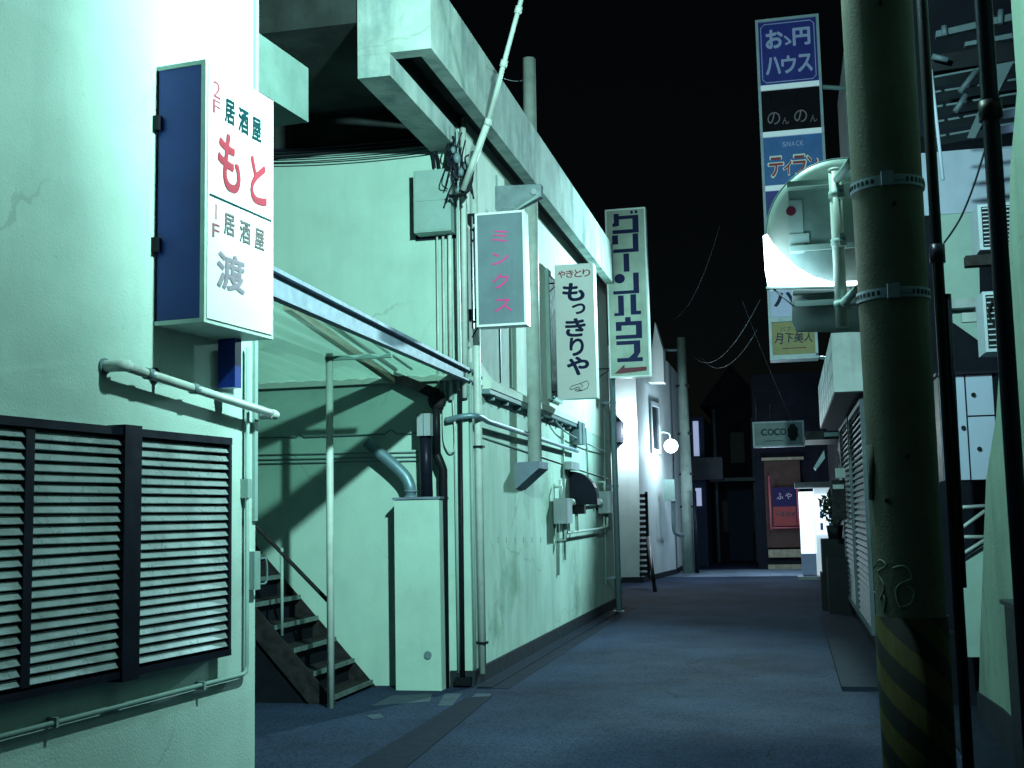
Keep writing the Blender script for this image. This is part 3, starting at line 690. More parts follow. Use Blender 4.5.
# 3 : tall cream sign with blue blocks and arrow
y3 = 18.3; a, b = ony(610,378,y3), ony(645,207,y3); 
t, fr = hanging_sign(a.x, b.x, y3, y3+.2, a.z, b.z, M['cream_face'], M['sign_white_side'], 'tall cream hanging sign with navy グリーンハウス and dark red arrow', lip=.022)
def R(a0,b0,a1,b1): return rect(a0,b0,a1,b1)
st = M['navylet']
pol = [ # グ
 [(.19,.02),(.33,.02),(.33,.095),(.15,.10),(.15,.08),(.19,.075)], R(.33,.035,.69,.056), R(.69,.035,.85,.143), R(.15,.12,.69,.143), R(.64,.008,.71,.026), R(.76,.008,.83,.026),
 # リ
 R(.13,.152,.29,.207), R(.68,.148,.83,.259), R(.15,.237,.68,.259),
 # ー
 R(.42,.266,.57,.376),
 # ン
 [(.30+.14*math.cos(k*PI/10), .416+.029*math.sin(k*PI/10)) for k in range(20)], R(.66,.385,.81,.51), R(.12,.49,.66,.51),
 # ハ
 R(.24,.518,.39,.64), R(.13,.622,.24,.64), R(.57,.515,.72,.637), R(.72,.615,.84,.637),
 # ウ
 R(.41,.65,.56,.676), R(.16,.6762,.69,.70), R(.16,.70,.31,.73), R(.69,.6762,.85,.78), R(.15,.757,.69,.78),
 # ス
 R(.16,.792,.62,.815), [(.62,.792),(.79,.792),(.79,.862),(.70,.893),(.85,.893),(.85,.917),(.17,.917),(.17,.894),(.48,.894),(.62,.866)]]
shapes(fr, [[(a,b) for a,b in p] for p in pol], st, t, 'lettering', d=.003)
shapes(fr, [[(.08,.985),(.36,.932),(.36,.953),(.94,.950),(.94,.974),(.30,.985)]], M['brownred'], t, 'arrow')
# pole that carries it
sp = thing('sign_post', 'slim grey steel post below the tall cream sign, at the wall end', 'post', (-2.6, 18.45, 0))
mb = MB(); mb.tube([V((-2.6,18.5,0)), V((-2.6,18.5,3.9))], .045, 12); mb.build('post', M['pipe_grey'], sp)
mb = MB(); 
for z in (.5,1.9,3.2): mb.box(-2.8,-2.55,18.48,18.53,z,z+.03)
mb.box(-2.68,-2.52,18.42,18.58,0,.02); mb.build('clamp', M['galv'], sp)

# tall grey exhaust pipe with a triangular hood
e1 = thing('exhaust_pipe', 'tall pale exhaust pipe with slanted tin hood at its foot', 'exhaust pipe', (XW+.1, 13.0, 2.0))
mb = MB(); mb.tube([onx(527,56,XW+.16)+V((0,.1,0)), onx(535,466,XW+.16)], .075, 18); mb.build('pipe', M['pipe_pale'], e1)
mb = MB(); q = onx(529,196,XW+.16); mb.tube([q+V((0,.0,.0)), q+V((0,0,.12))], .083, 18); mb.build('clamp', M['navyblack'], e1)
a, b, c, d_ = onx(503,463,XW+.05), onx(539,461,XW+.3), onx(539,468,XW+.3), onx(509,495,XW+.05)
mb = MB(); v = [a, b, c, d_]; mb.prism([ony(506,463,12.4), ony(539,461,12.4), ony(539,468,12.4), ony(509,495,12.4)], (0,.5,0)); mb.build('hood', M['galv'], e1, bevel=.01)
# dark dome vent cap on bracket, meters below
vc = thing('vent_cap', 'dark quarter round vent hood on the long stained wall above the meters', 'vent hood', (XW, 15.8, 1.7))
yv = 15.5; mb = MB(); r = .33; pts = [V((XW+.02, yv-.0, 1.62)), V((XW+.02, yv, 2.06))]
ring = [V((XW+.02, yv, 2.06))]+[V((XW+.02+.36*math.sin(k*PI/16), yv, 1.70+.36*math.cos(k*PI/16))) for k in range(9)]+[V((XW+.38,yv,1.62)), V((XW+.02,yv,1.62))]
mb.prism(ring, (0,.20,0)); mb.build('hood', M['navyblack'], vc, bevel=.01)
mb = MB(); mb.box(XW+.01,XW+.2,yv+.03,yv+.17,1.50,1.62); mb.build('neck', M['black'], vc)
mt = []
for i, (px0, px1, py0, py1, lab) in enumerate(((563,578,499,532,'small pale gas meter with pipes left of the dark vent hood'), (606,613,492,520,'small grey gas meter beside the slim sign post'))):
    a, b = onx(px0,py1,XW+.14), onx(px1,py0,XW+.14)
    g_ = thing('gas_meter', lab, 'gas meter', (XW+.1, (a.y+b.y)/2, a.z), 'gas meters on the long wall')
    mb = MB(); mb.box(XW+.03, XW+.2, a.y, a.y+.34, a.z+.1, b.z); mb.build('body', M['tin'], g_, bevel=.02)
    mb = MB(); mb.tube([V((XW+.12,a.y+.08,b.z)),V((XW+.12,a.y+.08,b.z+.14)),V((XW+.02,a.y+.08,b.z+.14))], .02, 8); mb.tube([V((XW+.12,a.y+.26,a.z+.1)),V((XW+.12,a.y+.26,a.z-.1)),V((XW+.02,a.y+.26,a.z-.1))], .02, 8); mb.build('pipe', M['pipe_pale'], g_)
mb = MB(); a, b = onx(563,503,XW+.1), onx(606,497,XW+.1)
mb.tube([onx(560,505,XW+.08), onx(607,500,XW+.08)], .02, 8); mb.tube([onx(566,505,XW+.08), onx(567,533,XW+.08), onx(604,528,XW+.08), onx(604,500,XW+.08)], .016, 8)
mb.tube([onx(576,503,XW+.08), onx(577,531,XW+.08)], .022, 8); mb.tube([onx(560,480,XW+.06), onx(561,532,XW+.06)], .018, 8)
for px in (562, 590, 600, 572): mb.sphere(onx(px,502,XW+.09), .045, 10, 8)
single('gas_pipes', mb, M['pipe_pale'], 'loop of pale gas piping and valves under the dark vent hood', 'pipes')
mb = MB(); a = onx(570,466,XW+.1); mb.box(XW+.01, XW+.12, a.y, a.y+.6, a.z-.04, a.z+.06); single('junction_box', mb, M['tin'], 'small white junction box just above the dark vent hood', 'junction box', bevel=.008)
mb = MB(); p = onx(578,433,XW+.1)
for dx in (0,.28): mb.box(XW+.01, XW+.12, p.y+dx, p.y+dx+.2, p.z-.14, p.z+.16)
mb.tube(curve([onx(550,415,XW+.05), onx(566,432,XW+.08), onx(590,445,XW+.08), onx(606,452,XW+.05)]), .01, 6)
single('cable_boxes', mb, M['pipe_grey'], 'pair of small grey cable boxes below the white hand-pointing sign', 'junction box', bevel=.006)
mb = MB(); mb.tube([onx(594,380,XW+.05), V((XW+.05, 19.3, 3.4))], .02, 6); mb.tube([onx(545,405,XW+.05)+V((0,0,0)), onx(558,405,XW+.05)], .02, 6)
mb.bm.free()

# ================================================================== white building beyond
WB = thing('building', 'white walled building beyond the long wall with pointed gable and wall lamp', 'building', (-3.2, 26.2, 0))
wc = lambda o, z: [(-9,26.2-o,z),(-3.16+o,26.2-o,z),(-2.76+o,29.6,z),(-2.76+o,34,z),(-9,34,z)]
mb = MB(); mb.prism(wc(0,.12), (0,0,5.08)); mb.build('wall', M['tile_white'], WB)
mb = MB(); mb.prism(wc(.03,0), (0,0,.118)); mb.build('plinth', M['plinth'], WB)
mb = MB(); mb.prism([ony(648,382,27.0), ony(655,322,27.0), ony(663,350,27.0), ony(664,382,27.0)], (0,.5,0)); mb.build('gable', M['tile_white'], WB)
a, b = onx(650,442,-2.8), onx(656,404,-2.8)
sd = V((.4,3.4,0)).normalized(); sn = V((sd.y,-sd.x,0)); sb = V((-3.16,26.2,0))
def sp_(t0,t1,o,z0,z1,nm,m,par): return MB().prism([sb+sd*t0+sn*.001+V((0,0,z0)), sb+sd*t1+sn*.001+V((0,0,z0)), sb+sd*t1+sn*.001+V((0,0,z1)), sb+sd*t0+sn*.001+V((0,0,z1))], sn*o).build(nm, m, par)
Wn = sp_(1.3,2.1,.01,2.95,3.95,'window',M['glass_dark'],WB)
for (t0,t1,z0_,z1_) in ((1.2,1.3,2.85,4.05),(2.1,2.2,2.85,4.05),(1.3,2.1,3.95,4.05),(1.3,2.1,2.85,2.95)): sp_(t0,t1,.05,z0_,z1_,'frame_bar',M['tin'],Wn)
mb = MB()
for k in range(15): 
    p = ony(642,494+k*5.6,26.15); mb.box(p.x-.05, p.x+.12, 26.12, 26.19, p.z-.075, p.z)
mb.box(ony(645,500,26.15).x, ony(645,500,26.15).x+.06, 26.12, 26.19, 0.1, 1.95)
mb.build('tile_edging', M['black'], WB)
mb = MB(); mb.tube([gnd(655,592), ony(648,538,25.3)], .05, 4); 
single('plank', mb, M['black'], 'dark plank leaning against the white building wall', 'plank')
eb = thing('meter_cabinet', 'small green metal cabinet on the side of the white building', 'cabinet', tuple(onx(663,498,-2.75)))
a, b = onx(659,505,-2.78), onx(667,491,-2.78); mb = MB(); mb.box(-2.80,-2.55,27.9,28.25,1.75,2.25); mb.build('case', M['grey_paint'], eb, bevel=.01)
mb = MB(); mb.tube(curve([V((-2.6,28,1.75)), V((-2.6,28,1.1)), V((-2.5,28.1,.98)), V((-2.45,28.6,.95))]), .05, 8); mb.build('pipe', M['pipe_grey'], eb)
# wall lamp on the white building
wl = thing('wall_lamp', 'black box wall lamp lighting the white building front wall', 'wall lamp', tuple(ony(621,432,26.1)))
p = ony(620,432,26.0); mb = MB(); mb.box(p.x-.07, p.x+.05, 25.9, 26.19, p.z-.22, p.z+.22); mb.build('body', M['black'], wl, bevel=.01)
mb = MB(); mb.sphere(V((p.x+.16,26.02,p.z)), .12, 16, 12, (.8,.8,1.3)); mb.build('bulb', M['lamp_soft'], wl)
# globe lamp behind it
gl = thing('globe_lamp', 'bright round globe lamp shining beside the far utility pole', 'street lamp', tuple(ony(671,446,28.5)))
p = ony(671,446,28.0); mb = MB(); mb.sphere(p, .16, 24, 16); mb.build('globe', M['lamp_soft'], gl)
mb = MB(); mb.tube(curve([p+V((-.02,0,.14)), p+V((-.03,0,.28)), p+V((-.2,0,.34)), V((-2.81,28.0,p.z+.3))]), .02, 8); build_each(mb, 'arm', M['pipe_grey'], gl)

# ================================================================== far end
fp = thing('utility_pole', 'slim distant utility pole with cross arm beyond the white building', 'utility pole', (-2.5, 30.0, 0))
a, b = gnd(686,574), ony(677,338,30)
mb = MB(); mb.tube([V((-2.45,30,0)), V((-2.45,30,b.z))], .17, 14, .11); mb.build('pole', M['concrete'], fp)
c = ony(640,350,30); d_ = ony(684,350,30); mb = MB(); mb.tube([c, d_], .035, 8); 
for xx in (c.x+.2, d_.x-.08, -2.45): mb.sphere(V((xx,30,c.z+.1)), .07, 10, 8)
mb.build('cross_arm', M['pipe_grey'], fp)
mb = MB(); 
for z in (1.6,2.4,3.4,4.6): mb.box(-2.62,-2.28,29.9,30.1,z,z+.05)
mb.tube([V((-2.25,29.85,0)),V((-2.25,29.85,2.0))], .05, 8)
build_each(mb, 'step_bolt', M['navyblack'], fp)

def far_building(label, x0,x1,y0,y1,h, m, name='building', roof=None):
    t = thing(name, label, 'building', ((x0+x1)/2, y0, 0)); MB().box(x0,x1,y0,y1,0,h).build('wall', m, t)
    if roof: 
        MB().prism([(x0-.3,y0-.3,h+.002),(x1+.3,y0-.3,h+.002),((x0+x1)/2,y0-.3,h+roof)], (0,y1-y0,0)).build('roof', M['dark_wall'], t)
    return t
t = far_building('dim blue walled building with lit window strips behind the far pole', -6, -2.2, 33.5, 38, 4.1, M['dim_wall'])
for (pa, pb, ya, yb) in ((694,698,421,456),(696,701,488,506)):
    a, b = ony(pa,yb,33.4), ony(pb,ya,33.4); w_ = MB().box(a.x, b.x, 33.4, 33.498, a.z, b.z).build('window', M['lit_win'], t)
    MB().box(a.x-.05, a.x-.003, 33.36, 33.45, a.z-.05, b.z+.05).build('frame', M['navyblack'], w_)
a = ony(700,458,33.2); MB().box(-2.6, -1.7, 33.0, 33.499, a.z-.6, a.z).build('awning', M['navyblack'], t)
t = far_building('black unlit two storey house closing the alley end', -2.15, -.85, 36.0, 42, 4.6, M['dark_wall'], roof=1.2)
for (x_, z_) in ((-1.9,.9),(-1.3,.9),(-1.6,2.9)):
    w_ = MB().box(x_, x_+.4, 35.95, 35.999, z_, z_+.9).build('window', M['black'], t)
    MB().box(x_-.04, x_+.44, 35.93, 35.95, z_-.05, z_-.002).build('sill', M['dark_wall'], w_)
far = bpy.data.objects['building.003'] if False else t
for (x_, z0_, z1_) in ((-2.05,0,4.5),(-.95,0,4.2)): MB().tube([V((x_,35.9,z0_)), V((x_,35.9,z1_))], .05, 8).build('drainpipe', M['dim_tin'], t)
MB().box(-2.2, -.8, 35.3, 35.99, 2.35, 2.45).build('awning', M['dim_tin'], t)
MB().box(-1.75, -1.05, 35.9, 35.948, .05, 2.1).build('door', M['dim_wall'], t)
# noren house
t = thing('building', 'dim brown restaurant front with a red and navy sign at the alley end', 'building', (0, 31.6, 0))
MB().box(-.82, 1.9, 31.6, 36, .0, 5.0).build('wall', M['dark_wall'], t)
a, b = ony(768,560,31.55), ony(800,470,31.55)
MB().box(a.x, b.x, 31.5, 31.599, .55, 2.75).build('door', M['brown'], t)
MB().box(a.x-.05, b.x+.1, 31.35, 31.6, 2.76, 2.83).build('lintel', M['wood'], t)
MB().box(a.x, b.x, 31.45, 31.6, .0, .12).build('step', M['wood'], t)
MB().box(a.x+.02, b.x-.02, 31.47, 31.499, .3, .5).build('kick_panel', M['wood'], t)
nb = thing('banner', 'red and navy standing banner sign in front of the brown restaurant door', 'banner', (-.1, 31.2, 1.0))
a, b = ony(774,526,31.2), ony(795,487,31.2); zm = (a.z+b.z)/2
MB().box(a.x, b.x, 31.2, 31.23, zm+.003, b.z).build('navy_panel', M['navy_cloth'], nb); MB().box(a.x, b.x, 31.2, 31.23, a.z, zm).build('red_panel', M['red_cloth'], nb)
mb = MB(); mb.tube([V((a.x-.07,31.2,a.z-.1)), V((a.x-.07,31.2,b.z+.3))], .03, 8); mb.tube([V((b.x+.06,31.2,a.z-.0)), V((b.x+.06,31.2,b.z+.1))], .04, 8); mb.tube([V((a.x-.07,31.2,a.z-.05)), V((b.x+.06,31.2,a.z-.05))], .02, 8)
mb.build('frame', M['pinkred'], nb)
fr = Frame((a.x,31.2,a.z),(b.x-a.x,0,0),(0,0,b.z-a.z),(0,-1,0))
letters(fr, [('ふ',.32,.23,.28,.16),('や',.70,.23,.28,.16)], M['lilac'], nb, offset=.02, d=.004)
letters(fr, [('一',.18,.70,.15,.03),('味',.40,.70,.2,.12),('居',.63,.70,.2,.12),('酒',.86,.70,.2,.12)], M['black'], nb, offset=.02, d=.004)

# vending machine
vm = thing('vending_machine', 'glowing white vending machine at the far right of the alley', 'vending machine', (.38, 27.2, 0))
a, b = ony(799,583,26.9), ony(823,487,26.9); vx0, vx1 = .22, .60; 
MB().box(vx0+.32, vx1+.3, 26.9, 27.6, .08, 1.95).build('body', M['vend_side'], vm, bevel=.01)
MB().box(vx0+.0, vx0+.30, 26.86, 27.5, .55, 1.88).build('side_panel', M['vend_lit'], vm)
MB().box(vx0+.0, vx0+.30, 26.86, 27.5, .1, .546).build('lower_panel', mat('blue vending base', (.12,.22,.36), .5, emit=(.3,.5,.8), estr=.12), vm)
MB().box(vx0+.34, vx1+.28, 26.82, 26.898, .95, 1.82).build('display_window', M['vend_lit'], vm)
mb = MB(); 
for k in range(3):
    for j in range(2): mb.tube([V((vx0+.45+.18*j,26.79,1.05+.25*k)), V((vx0+.45+.18*j,26.79,1.2+.25*k))], .03, 8)
build_each(mb, 'bottle_display', M['sign_mid'], vm)
MB().box(vx0-.1, vx1+.35, 26.6, 27.55, -.0, .07).build('plinth', M['tin'], vm)
MB().box(vx0-.08, vx1+.35, 26.7, 27.6, 1.96, 2.08).build('top_cover', M['tin'], vm, bevel=.01)

# hanging sign, far
cs = thing('hanging_sign', 'dim pale horizontal sign with cursive coco over the far alley', 'sign', (-.1, 22, 2.6))
a, b = ony(755,446,22), ony(802,422,22)
MB().box(a.x, b.x, 22, 22.15, a.z, b.z).build('panel', M['cobo_face'], cs)
mb = MB(); 
for (x0_,x1_,z0_,z1_) in ((a.x-.03,b.x+.03,b.z+.001,b.z+.03),(a.x-.03,b.x+.03,a.z-.03,a.z-.001),(a.x-.03,a.x-.001,a.z,b.z),(b.x+.001,b.x+.03,a.z,b.z)): mb.box(x0_,x1_,21.98,22.16,z0_,z1_)
mb.build('rim', M['sign_frame'], cs)
mb = MB(); mb.tube([V((a.x+.05,22.1,b.z)), V((a.x+.05,22.1,b.z+.5))], .015, 6); mb.tube([V((a.x+.3,22.1,b.z)), V((a.x+.3,22.1,b.z+.35))], .012, 6); mb.tube([V((b.x,22.1,a.z+.03)), V((1.0,22.1,a.z+.03))], .02, 6); build_each(mb, 'hanger', M['rust'], cs)
fr = Frame((a.x,22,a.z),(b.x-a.x,0,0),(0,0,b.z-a.z),(0,-1,0))
letters(fr, [('c',.20,.40,.13,.30),('o',.34,.40,.13,.30),('c',.47,.40,.13,.30),('o',.60,.40,.13,.30)], M['darkteal'], cs, offset=.01, d=.004)
shapes(fr, [rect(.22,.78,.6,.81)], M['darkteal'], cs, 'underline', d=.004)
shapes(fr, [[(.80+.10*math.cos(k*PI/8)*(1+.2*(k%2)), .45+.36*math.sin(k*PI/8)*(1+.15*(k%2))) for k in range(16)]], M['black'], cs, 'round_emblem', d=.004)
# thin vertical pipe left of the sign
mb = MB(); mb.tube([ony(748,410,24), ony(749,462,24)], .02, 6); mb.tube([ony(697,402,33), ony(704,408,33)], .03, 6); mb.bm.free()

# ================================================================== right side, mid distance
RB = thing('building', 'dark shop building on the right with white boxed canopy and louvred shutters', 'building', (1.2, 12, 0))
MB().box(.86, 4.5, 12.0, 26.5, 0, 3.4).build('wall', M['dark_wall'], RB)
MB().box(1.3, 4.6, 15.6, 24.0, 3.402, 9.5).build('upper_storey', M['tile_white'], RB)
a = ony(833,333,12.6); b = ony(834,392,12.6)
CX = ony(834,392,12.6).x
mb = MB(); mb.box(CX, 1.75, 12.6, 18.2, b.z, ony(833,333,12.6).z); mb.build('boxed_canopy', M['tin'], RB, bevel=.006)
mb = MB(); mb.box(CX+.01, 1.74, 12.61, 18.19, b.z-.012, b.z-.002); mb.build('canopy_soffit', M['black'], RB)
mb = MB()
for k in range(1,7): y = 12.6+k*.8; mb.box(CX-.004, CX+.01, y-.006, y+.006, b.z+.01, a.z-.01)
for zz in (.33,.66): mb.box(CX-.004, CX+.01, 12.62, 18.18, b.z+(a.z-b.z)*zz-.004, b.z+(a.z-b.z)*zz+.004)
mb.build('canopy_seam', M['pipe_grey'], RB)
# shutters
def shutter(px0, px1, X, z0, z1):
    y0_, y1_ = onx(px1,520,X).y, onx(px0,520,X).y
    s_ = MB().box(X+.02, X+.035, y0_, y1_, z0, z1).build('shutter', M['black'], RB, 'louvred metal shutter')
    mb = MB(); w = .05
    mb.box(X-.02, X+.02, y0_, y0_+w, z0, z1); mb.box(X-.02, X+.02, y1_-w, y1_, z0, z1); mb.box(X-.02,X+.02,y0_+w,y1_-w,z1-w,z1); mb.box(X-.02,X+.02,y0_+w,y1_-w,z0,z0+w)
    mb.build('shutter_frame', M['dim_tin'], s_)
    mb = MB(); n = 34
    for k in range(n):
        z = z0+w+(z1-z0-2*w)*(k+.5)/n; mb.prism([(X-.012,y0_+w,z-.022),(X-.008,y0_+w,z-.022),(X+.016,y0_+w,z+.016),(X+.012,y0_+w,z+.016)], (0,y1_-y0_-2*w,0))
    mb.build('louvre', M['dim_tin'], s_)
shutter(855, 868, .78, .22, 2.62); shutter(845, 853.5, .78, .22, 2.66)
MB().box(.81, .858, 12.0, 20.0, .1, 2.75).build('shutter_wall', M['black'], RB)
# small lit brackets, planter, bins, plant
mb = MB(); q = [ony(814,467,20),ony(824,450,20),ony(825,458,20),ony(816,470,20)]; mb.prism(q,(0,.5,0)); single('awning_bracket', mb, M['sign_frame'], 'small pale slanted awning edge right of the coco sign', 'awning')
t = thing('awning', 'dark flat awning with pale edge under the white boxed canopy', 'awning', (.7, 19.5, 2.6))
a, b = ony(806,440,19.5), ony(845,432,19.5); MB().box(a.x, b.x, 19.5, 21.5, a.z+.02, b.z).build('roof', M['navyblack'], t)
MB().box(a.x-.01, b.x+.0, 19.47, 19.498, a.z+.0, b.z+.03).build('edge', M['rust'], t)
MB().box(b.x-.32, b.x-.05, 19.44, 19.468, a.z+.04, b.z).build('end_plate', M['tin'], t)
bn = thing('crate_stack', 'dark crates and bin stacked against the right wall before the vending machine', 'crates', (.62, 19, 0))
MB().box(.42, .84, 18.6, 19.2, 0, .55).build('crate', M['bin'], bn, bevel=.01); MB().box(.45, .84, 18.6, 19.2, .56, 1.05).build('crate', M['bin'], bn, bevel=.01)
MB().box(.5, .84, 17.8, 18.4, 0, .8).build('bin', M['bin'], bn, bevel=.02)
pt = thing('potted_plant', 'dark bushy plant on crates beside the glowing vending machine', 'plant', (.62, 19, 1.05))
MB().tube([V((.66,18.9,1.051)), V((.66,18.9,1.25))], .10, 12, .13).build('pot', M['bin'], pt)
mb = MB()
for k in range(260):
    d = V((random.gauss(0,1),random.gauss(0,1),random.gauss(0,1))).normalized()*random.uniform(.05,.24); c = V((.64,18.9,1.52))+V((d.x*.8,d.y,d.z*1.2))
    u = V((random.gauss(0,1),random.gauss(0,1),random.gauss(0,1))).normalized(); w = u.orthogonal().normalized(); s_ = random.uniform(.025,.05)
    vs = [mb.bm.verts.new(c+u*s_*1.6), mb.bm.verts.new(c+w*s_*.6), mb.bm.verts.new(c-u*s_*1.6), mb.bm.verts.new(c-w*s_*.6)]; mb.bm.faces.new(vs)
mb.build('foliage', M['leaf'], pt)
MB().tube([V((.66,18.9,1.2)), V((.64,18.9,1.6))], .012, 6).build('stem', M['rust'], pt)
t = thing('wall_sign', 'small glossy brown sign plate with pale mark beside the shutters', 'sign', (.8,17,1.9)); 
a, b = ony(833,520,17.2), ony(845,480,17.2); MB().box(a.x, b.x, 17.2, 17.26, a.z, b.z).build('plate', M['rust'], t)
MB().box(a.x+.02, b.x-.02, 17.18, 17.199, b.z-.12, b.z-.06).build('mark', M['tin'], t)
mb = MB(); a, b = ony(836,478,17.0), ony(845,468,17.0); mb.box(a.x,b.x,17,17.1,a.z,b.z); single('light_fitting', mb, M['tin'], 'small pale rectangular light fitting above the brown plate', 'light fitting')

# tall sign board
YS = 15.2
def SY(px, py): return ony(px, py, YS)
TL, TR = SY(754,20), SY(821,15); x0_, x1_ = -.145, .645; zt2 = TR.z-.02; 
TS = thing('tower_sign', 'tall vertical stack of snack bar sign panels, blue at the top', 'sign', (0.2, YS, 3.5))
zs = [SY(790,15).z, SY(790,86).z, SY(790,133).z, SY(790,187).z, SY(790,287).z, SY(790,319).z, SY(790,357).z]
zs[0] = SY(790,17).z
mb = MB(); mb.box(x0_, x1_, YS+.03, YS+.28, zs[4], zs[0]); mb.box(x0_, .44, YS+.03, YS+.28, zs[6]-.03, zs[4]-.002); mb.build('case', M['sign_frame'], TS)
def panel(i, m, name='panel', x1=None, lab=None):
    X1 = (x1 or x1_)-.035; zA, zB = zs[i+1]+.035, zs[i]-.035
    MB().box(x0_+.035, X1, YS, YS+.03, zA, zB).build(name, m, TS, lab)
    return Frame((x0_+.035, YS, zA), (X1-x0_-.035,0,0), (0,0,zB-zA), (0,-1,0))
f0 = panel(0, M['sign_blue'], lab='indigo panel'); f1 = panel(1, M['sign_black'], lab='black panel'); f2 = panel(2, M['sign_mid'], lab='mid blue panel')
f3 = panel(3, M['sign_blue'], lab='dark indigo panel'); f4 = panel(4, M['sign_pale'], x1=.44, lab='pale blue panel'); f5 = panel(5, M['sign_gold'], x1=.44, lab='mustard panel')
mb = MB()
for i in (1,2,3,4): mb.box(x0_, x1_, YS-.02, YS+.028, zs[i]-.033, zs[i]+.033)
build_each(mb, 'divider', M['sign_bar'], TS)
mb = MB(); mb.box(x0_, x0_+.033, YS-.02, YS+.029, zs[6]-.03, zs[0]-.0); mb.box(x1_-.033, x1_, YS-.02, YS+.029, zs[4], zs[0]); mb.box(x0_+.034,x1_-.034,YS-.02,YS+.029,zs[0]-.033,zs[0]); mb.box(x0_+.034,.44,YS-.02,YS+.029,zs[6]-.03,zs[6]+.03); mb.box(.41,.44,YS-.02,YS+.029,zs[6],zs[4]-.04)
mb.box(x0_+.034,.41,YS-.02,YS+.029,zs[5]-.03,zs[5]+.03)
mb.build('frame', M['sign_frame'], TS)
letters(f0, [('お',.27,.28,.28,.28),('ゝ',.50,.32,.12,.14),('円',.74,.28,.28,.26)], M['sign_let'], TS, offset=.045)
letters(f0, [('ハ',.23,.70,.24,.26),('ウ',.50,.70,.24,.26),('ス',.78,.70,.24,.26)], M['sign_let'], TS, offset=.04)
mb = MB(); stroke(f0, [(.10,.04),(.90,.04),(.96,.09),(.96,.91),(.90,.96),(.10,.96),(.04,.91),(.04,.09),(.10,.04)], .006, None, None, None, mb=mb); mb.build('border_line', M['sign_let'], TS)
letters(f1, [('の',.20,.68,.22,.30),('ん',.40,.76,.12,.16),('の',.66,.68,.22,.30),('ん',.88,.76,.12,.16)], M['sign_let2'], TS)
letters(f2, [(c,.36+.075*i,.17,.06,.10) for i,c in enumerate('SNACK')], M['sign_let'], TS, offset=.02)
letters(f2, [('テ',.20,.62,.26,.42),('ィ',.40,.66,.16,.30),('ラ',.60,.62,.24,.42),('ン',.82,.62,.2,.36)], M['white_sign'], TS, offset=.06, d=.003)
letters(f2, [('テ',.20,.62,.23,.38),('ィ',.40,.66,.13,.27),('ラ',.60,.62,.21,.38),('ン',.82,.62,.17,.32)], M['red'], TS, offset=.02, d=.008)
letters(f4, [('ハ',.34,.35,.5,.5)], M['navylet'], TS, offset=.04)
letters(f5, [('パ',.26,.22,.12,.14),('ブ',.40,.22,.12,.14)], M['navylet'], TS)
letters(f5, [('月',.16,.50,.18,.32,-.15),('下',.40,.50,.2,.28,-.15),('美',.63,.50,.22,.3,-.15),('人',.86,.50,.2,.28,-.15)], M['navylet'], TS, offset=.015)
shapes(f5, [rect(.22,.80,.80,.83)], M['brownred'], TS, 'underline')
mb = MB(); 
for z in (zs[1], zs[3], zs[4]): mb.tube([V((x1_,YS+.15,z)), V((1.32,YS+.45,z))], .03, 8)
mb.tube([V((.4,YS+.15,zs[6])), V((1.32,YS+.3,zs[6]-.1))], .02, 8); build_each(mb, 'arm', M['pipe_grey'], TS)

# ================================================================== utility pole, right foreground
PX, PY, PR = .42, 4.5, .143
UPole = thing('utility_pole', 'thick concrete utility pole in the right foreground with black and yellow guard', 'utility pole', (PX,PY,0))
# radii from the photograph
rt = (ony(917,0,PY)-ony(845,0,PY)).length/2*.99; rb = (ony(944,650,PY)-ony(873,650,PY)).length/2*.99
cx = .5*(ony(917,0,PY).x+ony(845,0,PY).x); cb = .5*(ony(944,650,PY).x+ony(873,650,PY).x)
PC = (cx+cb)/2; UPole.location.x = PC
def prad(z): return rb+(rt-rb)*(z-1.0)/2.4
mb = MB(); mb.tube([V((PC,PY,z)) for z in (-.1,1,2,3,4,5,6,7,8)], prad(-.1), 48, prad(8)); mb.build('pole', M['pole_concrete'], UPole)
gd = MB().tube([V((PC,PY,z)) for z in (0.0,.5,1.12)], prad(0)+.006, 48, prad(1.12)+.006, True).build('striped_guard', M['guard'], UPole)
for py in (178, 291):
    z = ony(890, py, PY-PR).z; r = prad(z)
    band = MB().ring((PC,PY,z-.018), None, r, .006, .036).build('steel_band', M['galv'], UPole)
    mb = MB()
    for k in range(40):
        a = 2*PI*k/40; c = V((PC+math.cos(a)*(r+.0062), PY+math.sin(a)*(r+.0062), z)); tdir = V((-math.sin(a), math.cos(a), 0)); nd = V((math.cos(a), math.sin(a),0))
        if -PI*.62 < ((a+PI)%(2*PI)-PI) < -PI*.38: continue
        mb.prism([c-tdir*.005-V((0,0,.008)), c+tdir*.005-V((0,0,.008)), c+tdir*.005+V((0,0,.008)), c-tdir*.005+V((0,0,.008))], nd*.002)
    mb.build('slot_row', M['black'], band)
    mb = MB(); mb.box(PC-.03, PC+.012, PY-r-.022, PY-r+.004, z-.022, z+.028); mb.box(PC-.02, PC+.055, PY-r-.014, PY-r+.0, z-.006, z+.006); mb.build('buckle', M['galv'], band, bevel=.003)
for (px, py) in ((894,205), (907,457), (887,501), (880,5)):
    q = ony(px, py, PY-prad(2)+.0); r = prad(q.z); dx = q.x-PC; yy = PY-math.sqrt(max(r*r-dx*dx, 0))
    MB().tube([V((q.x,yy+.01,q.z)), V((q.x,yy-.022,q.z+.002))], .0075, 10).build('step_bolt', M['rust'], UPole)
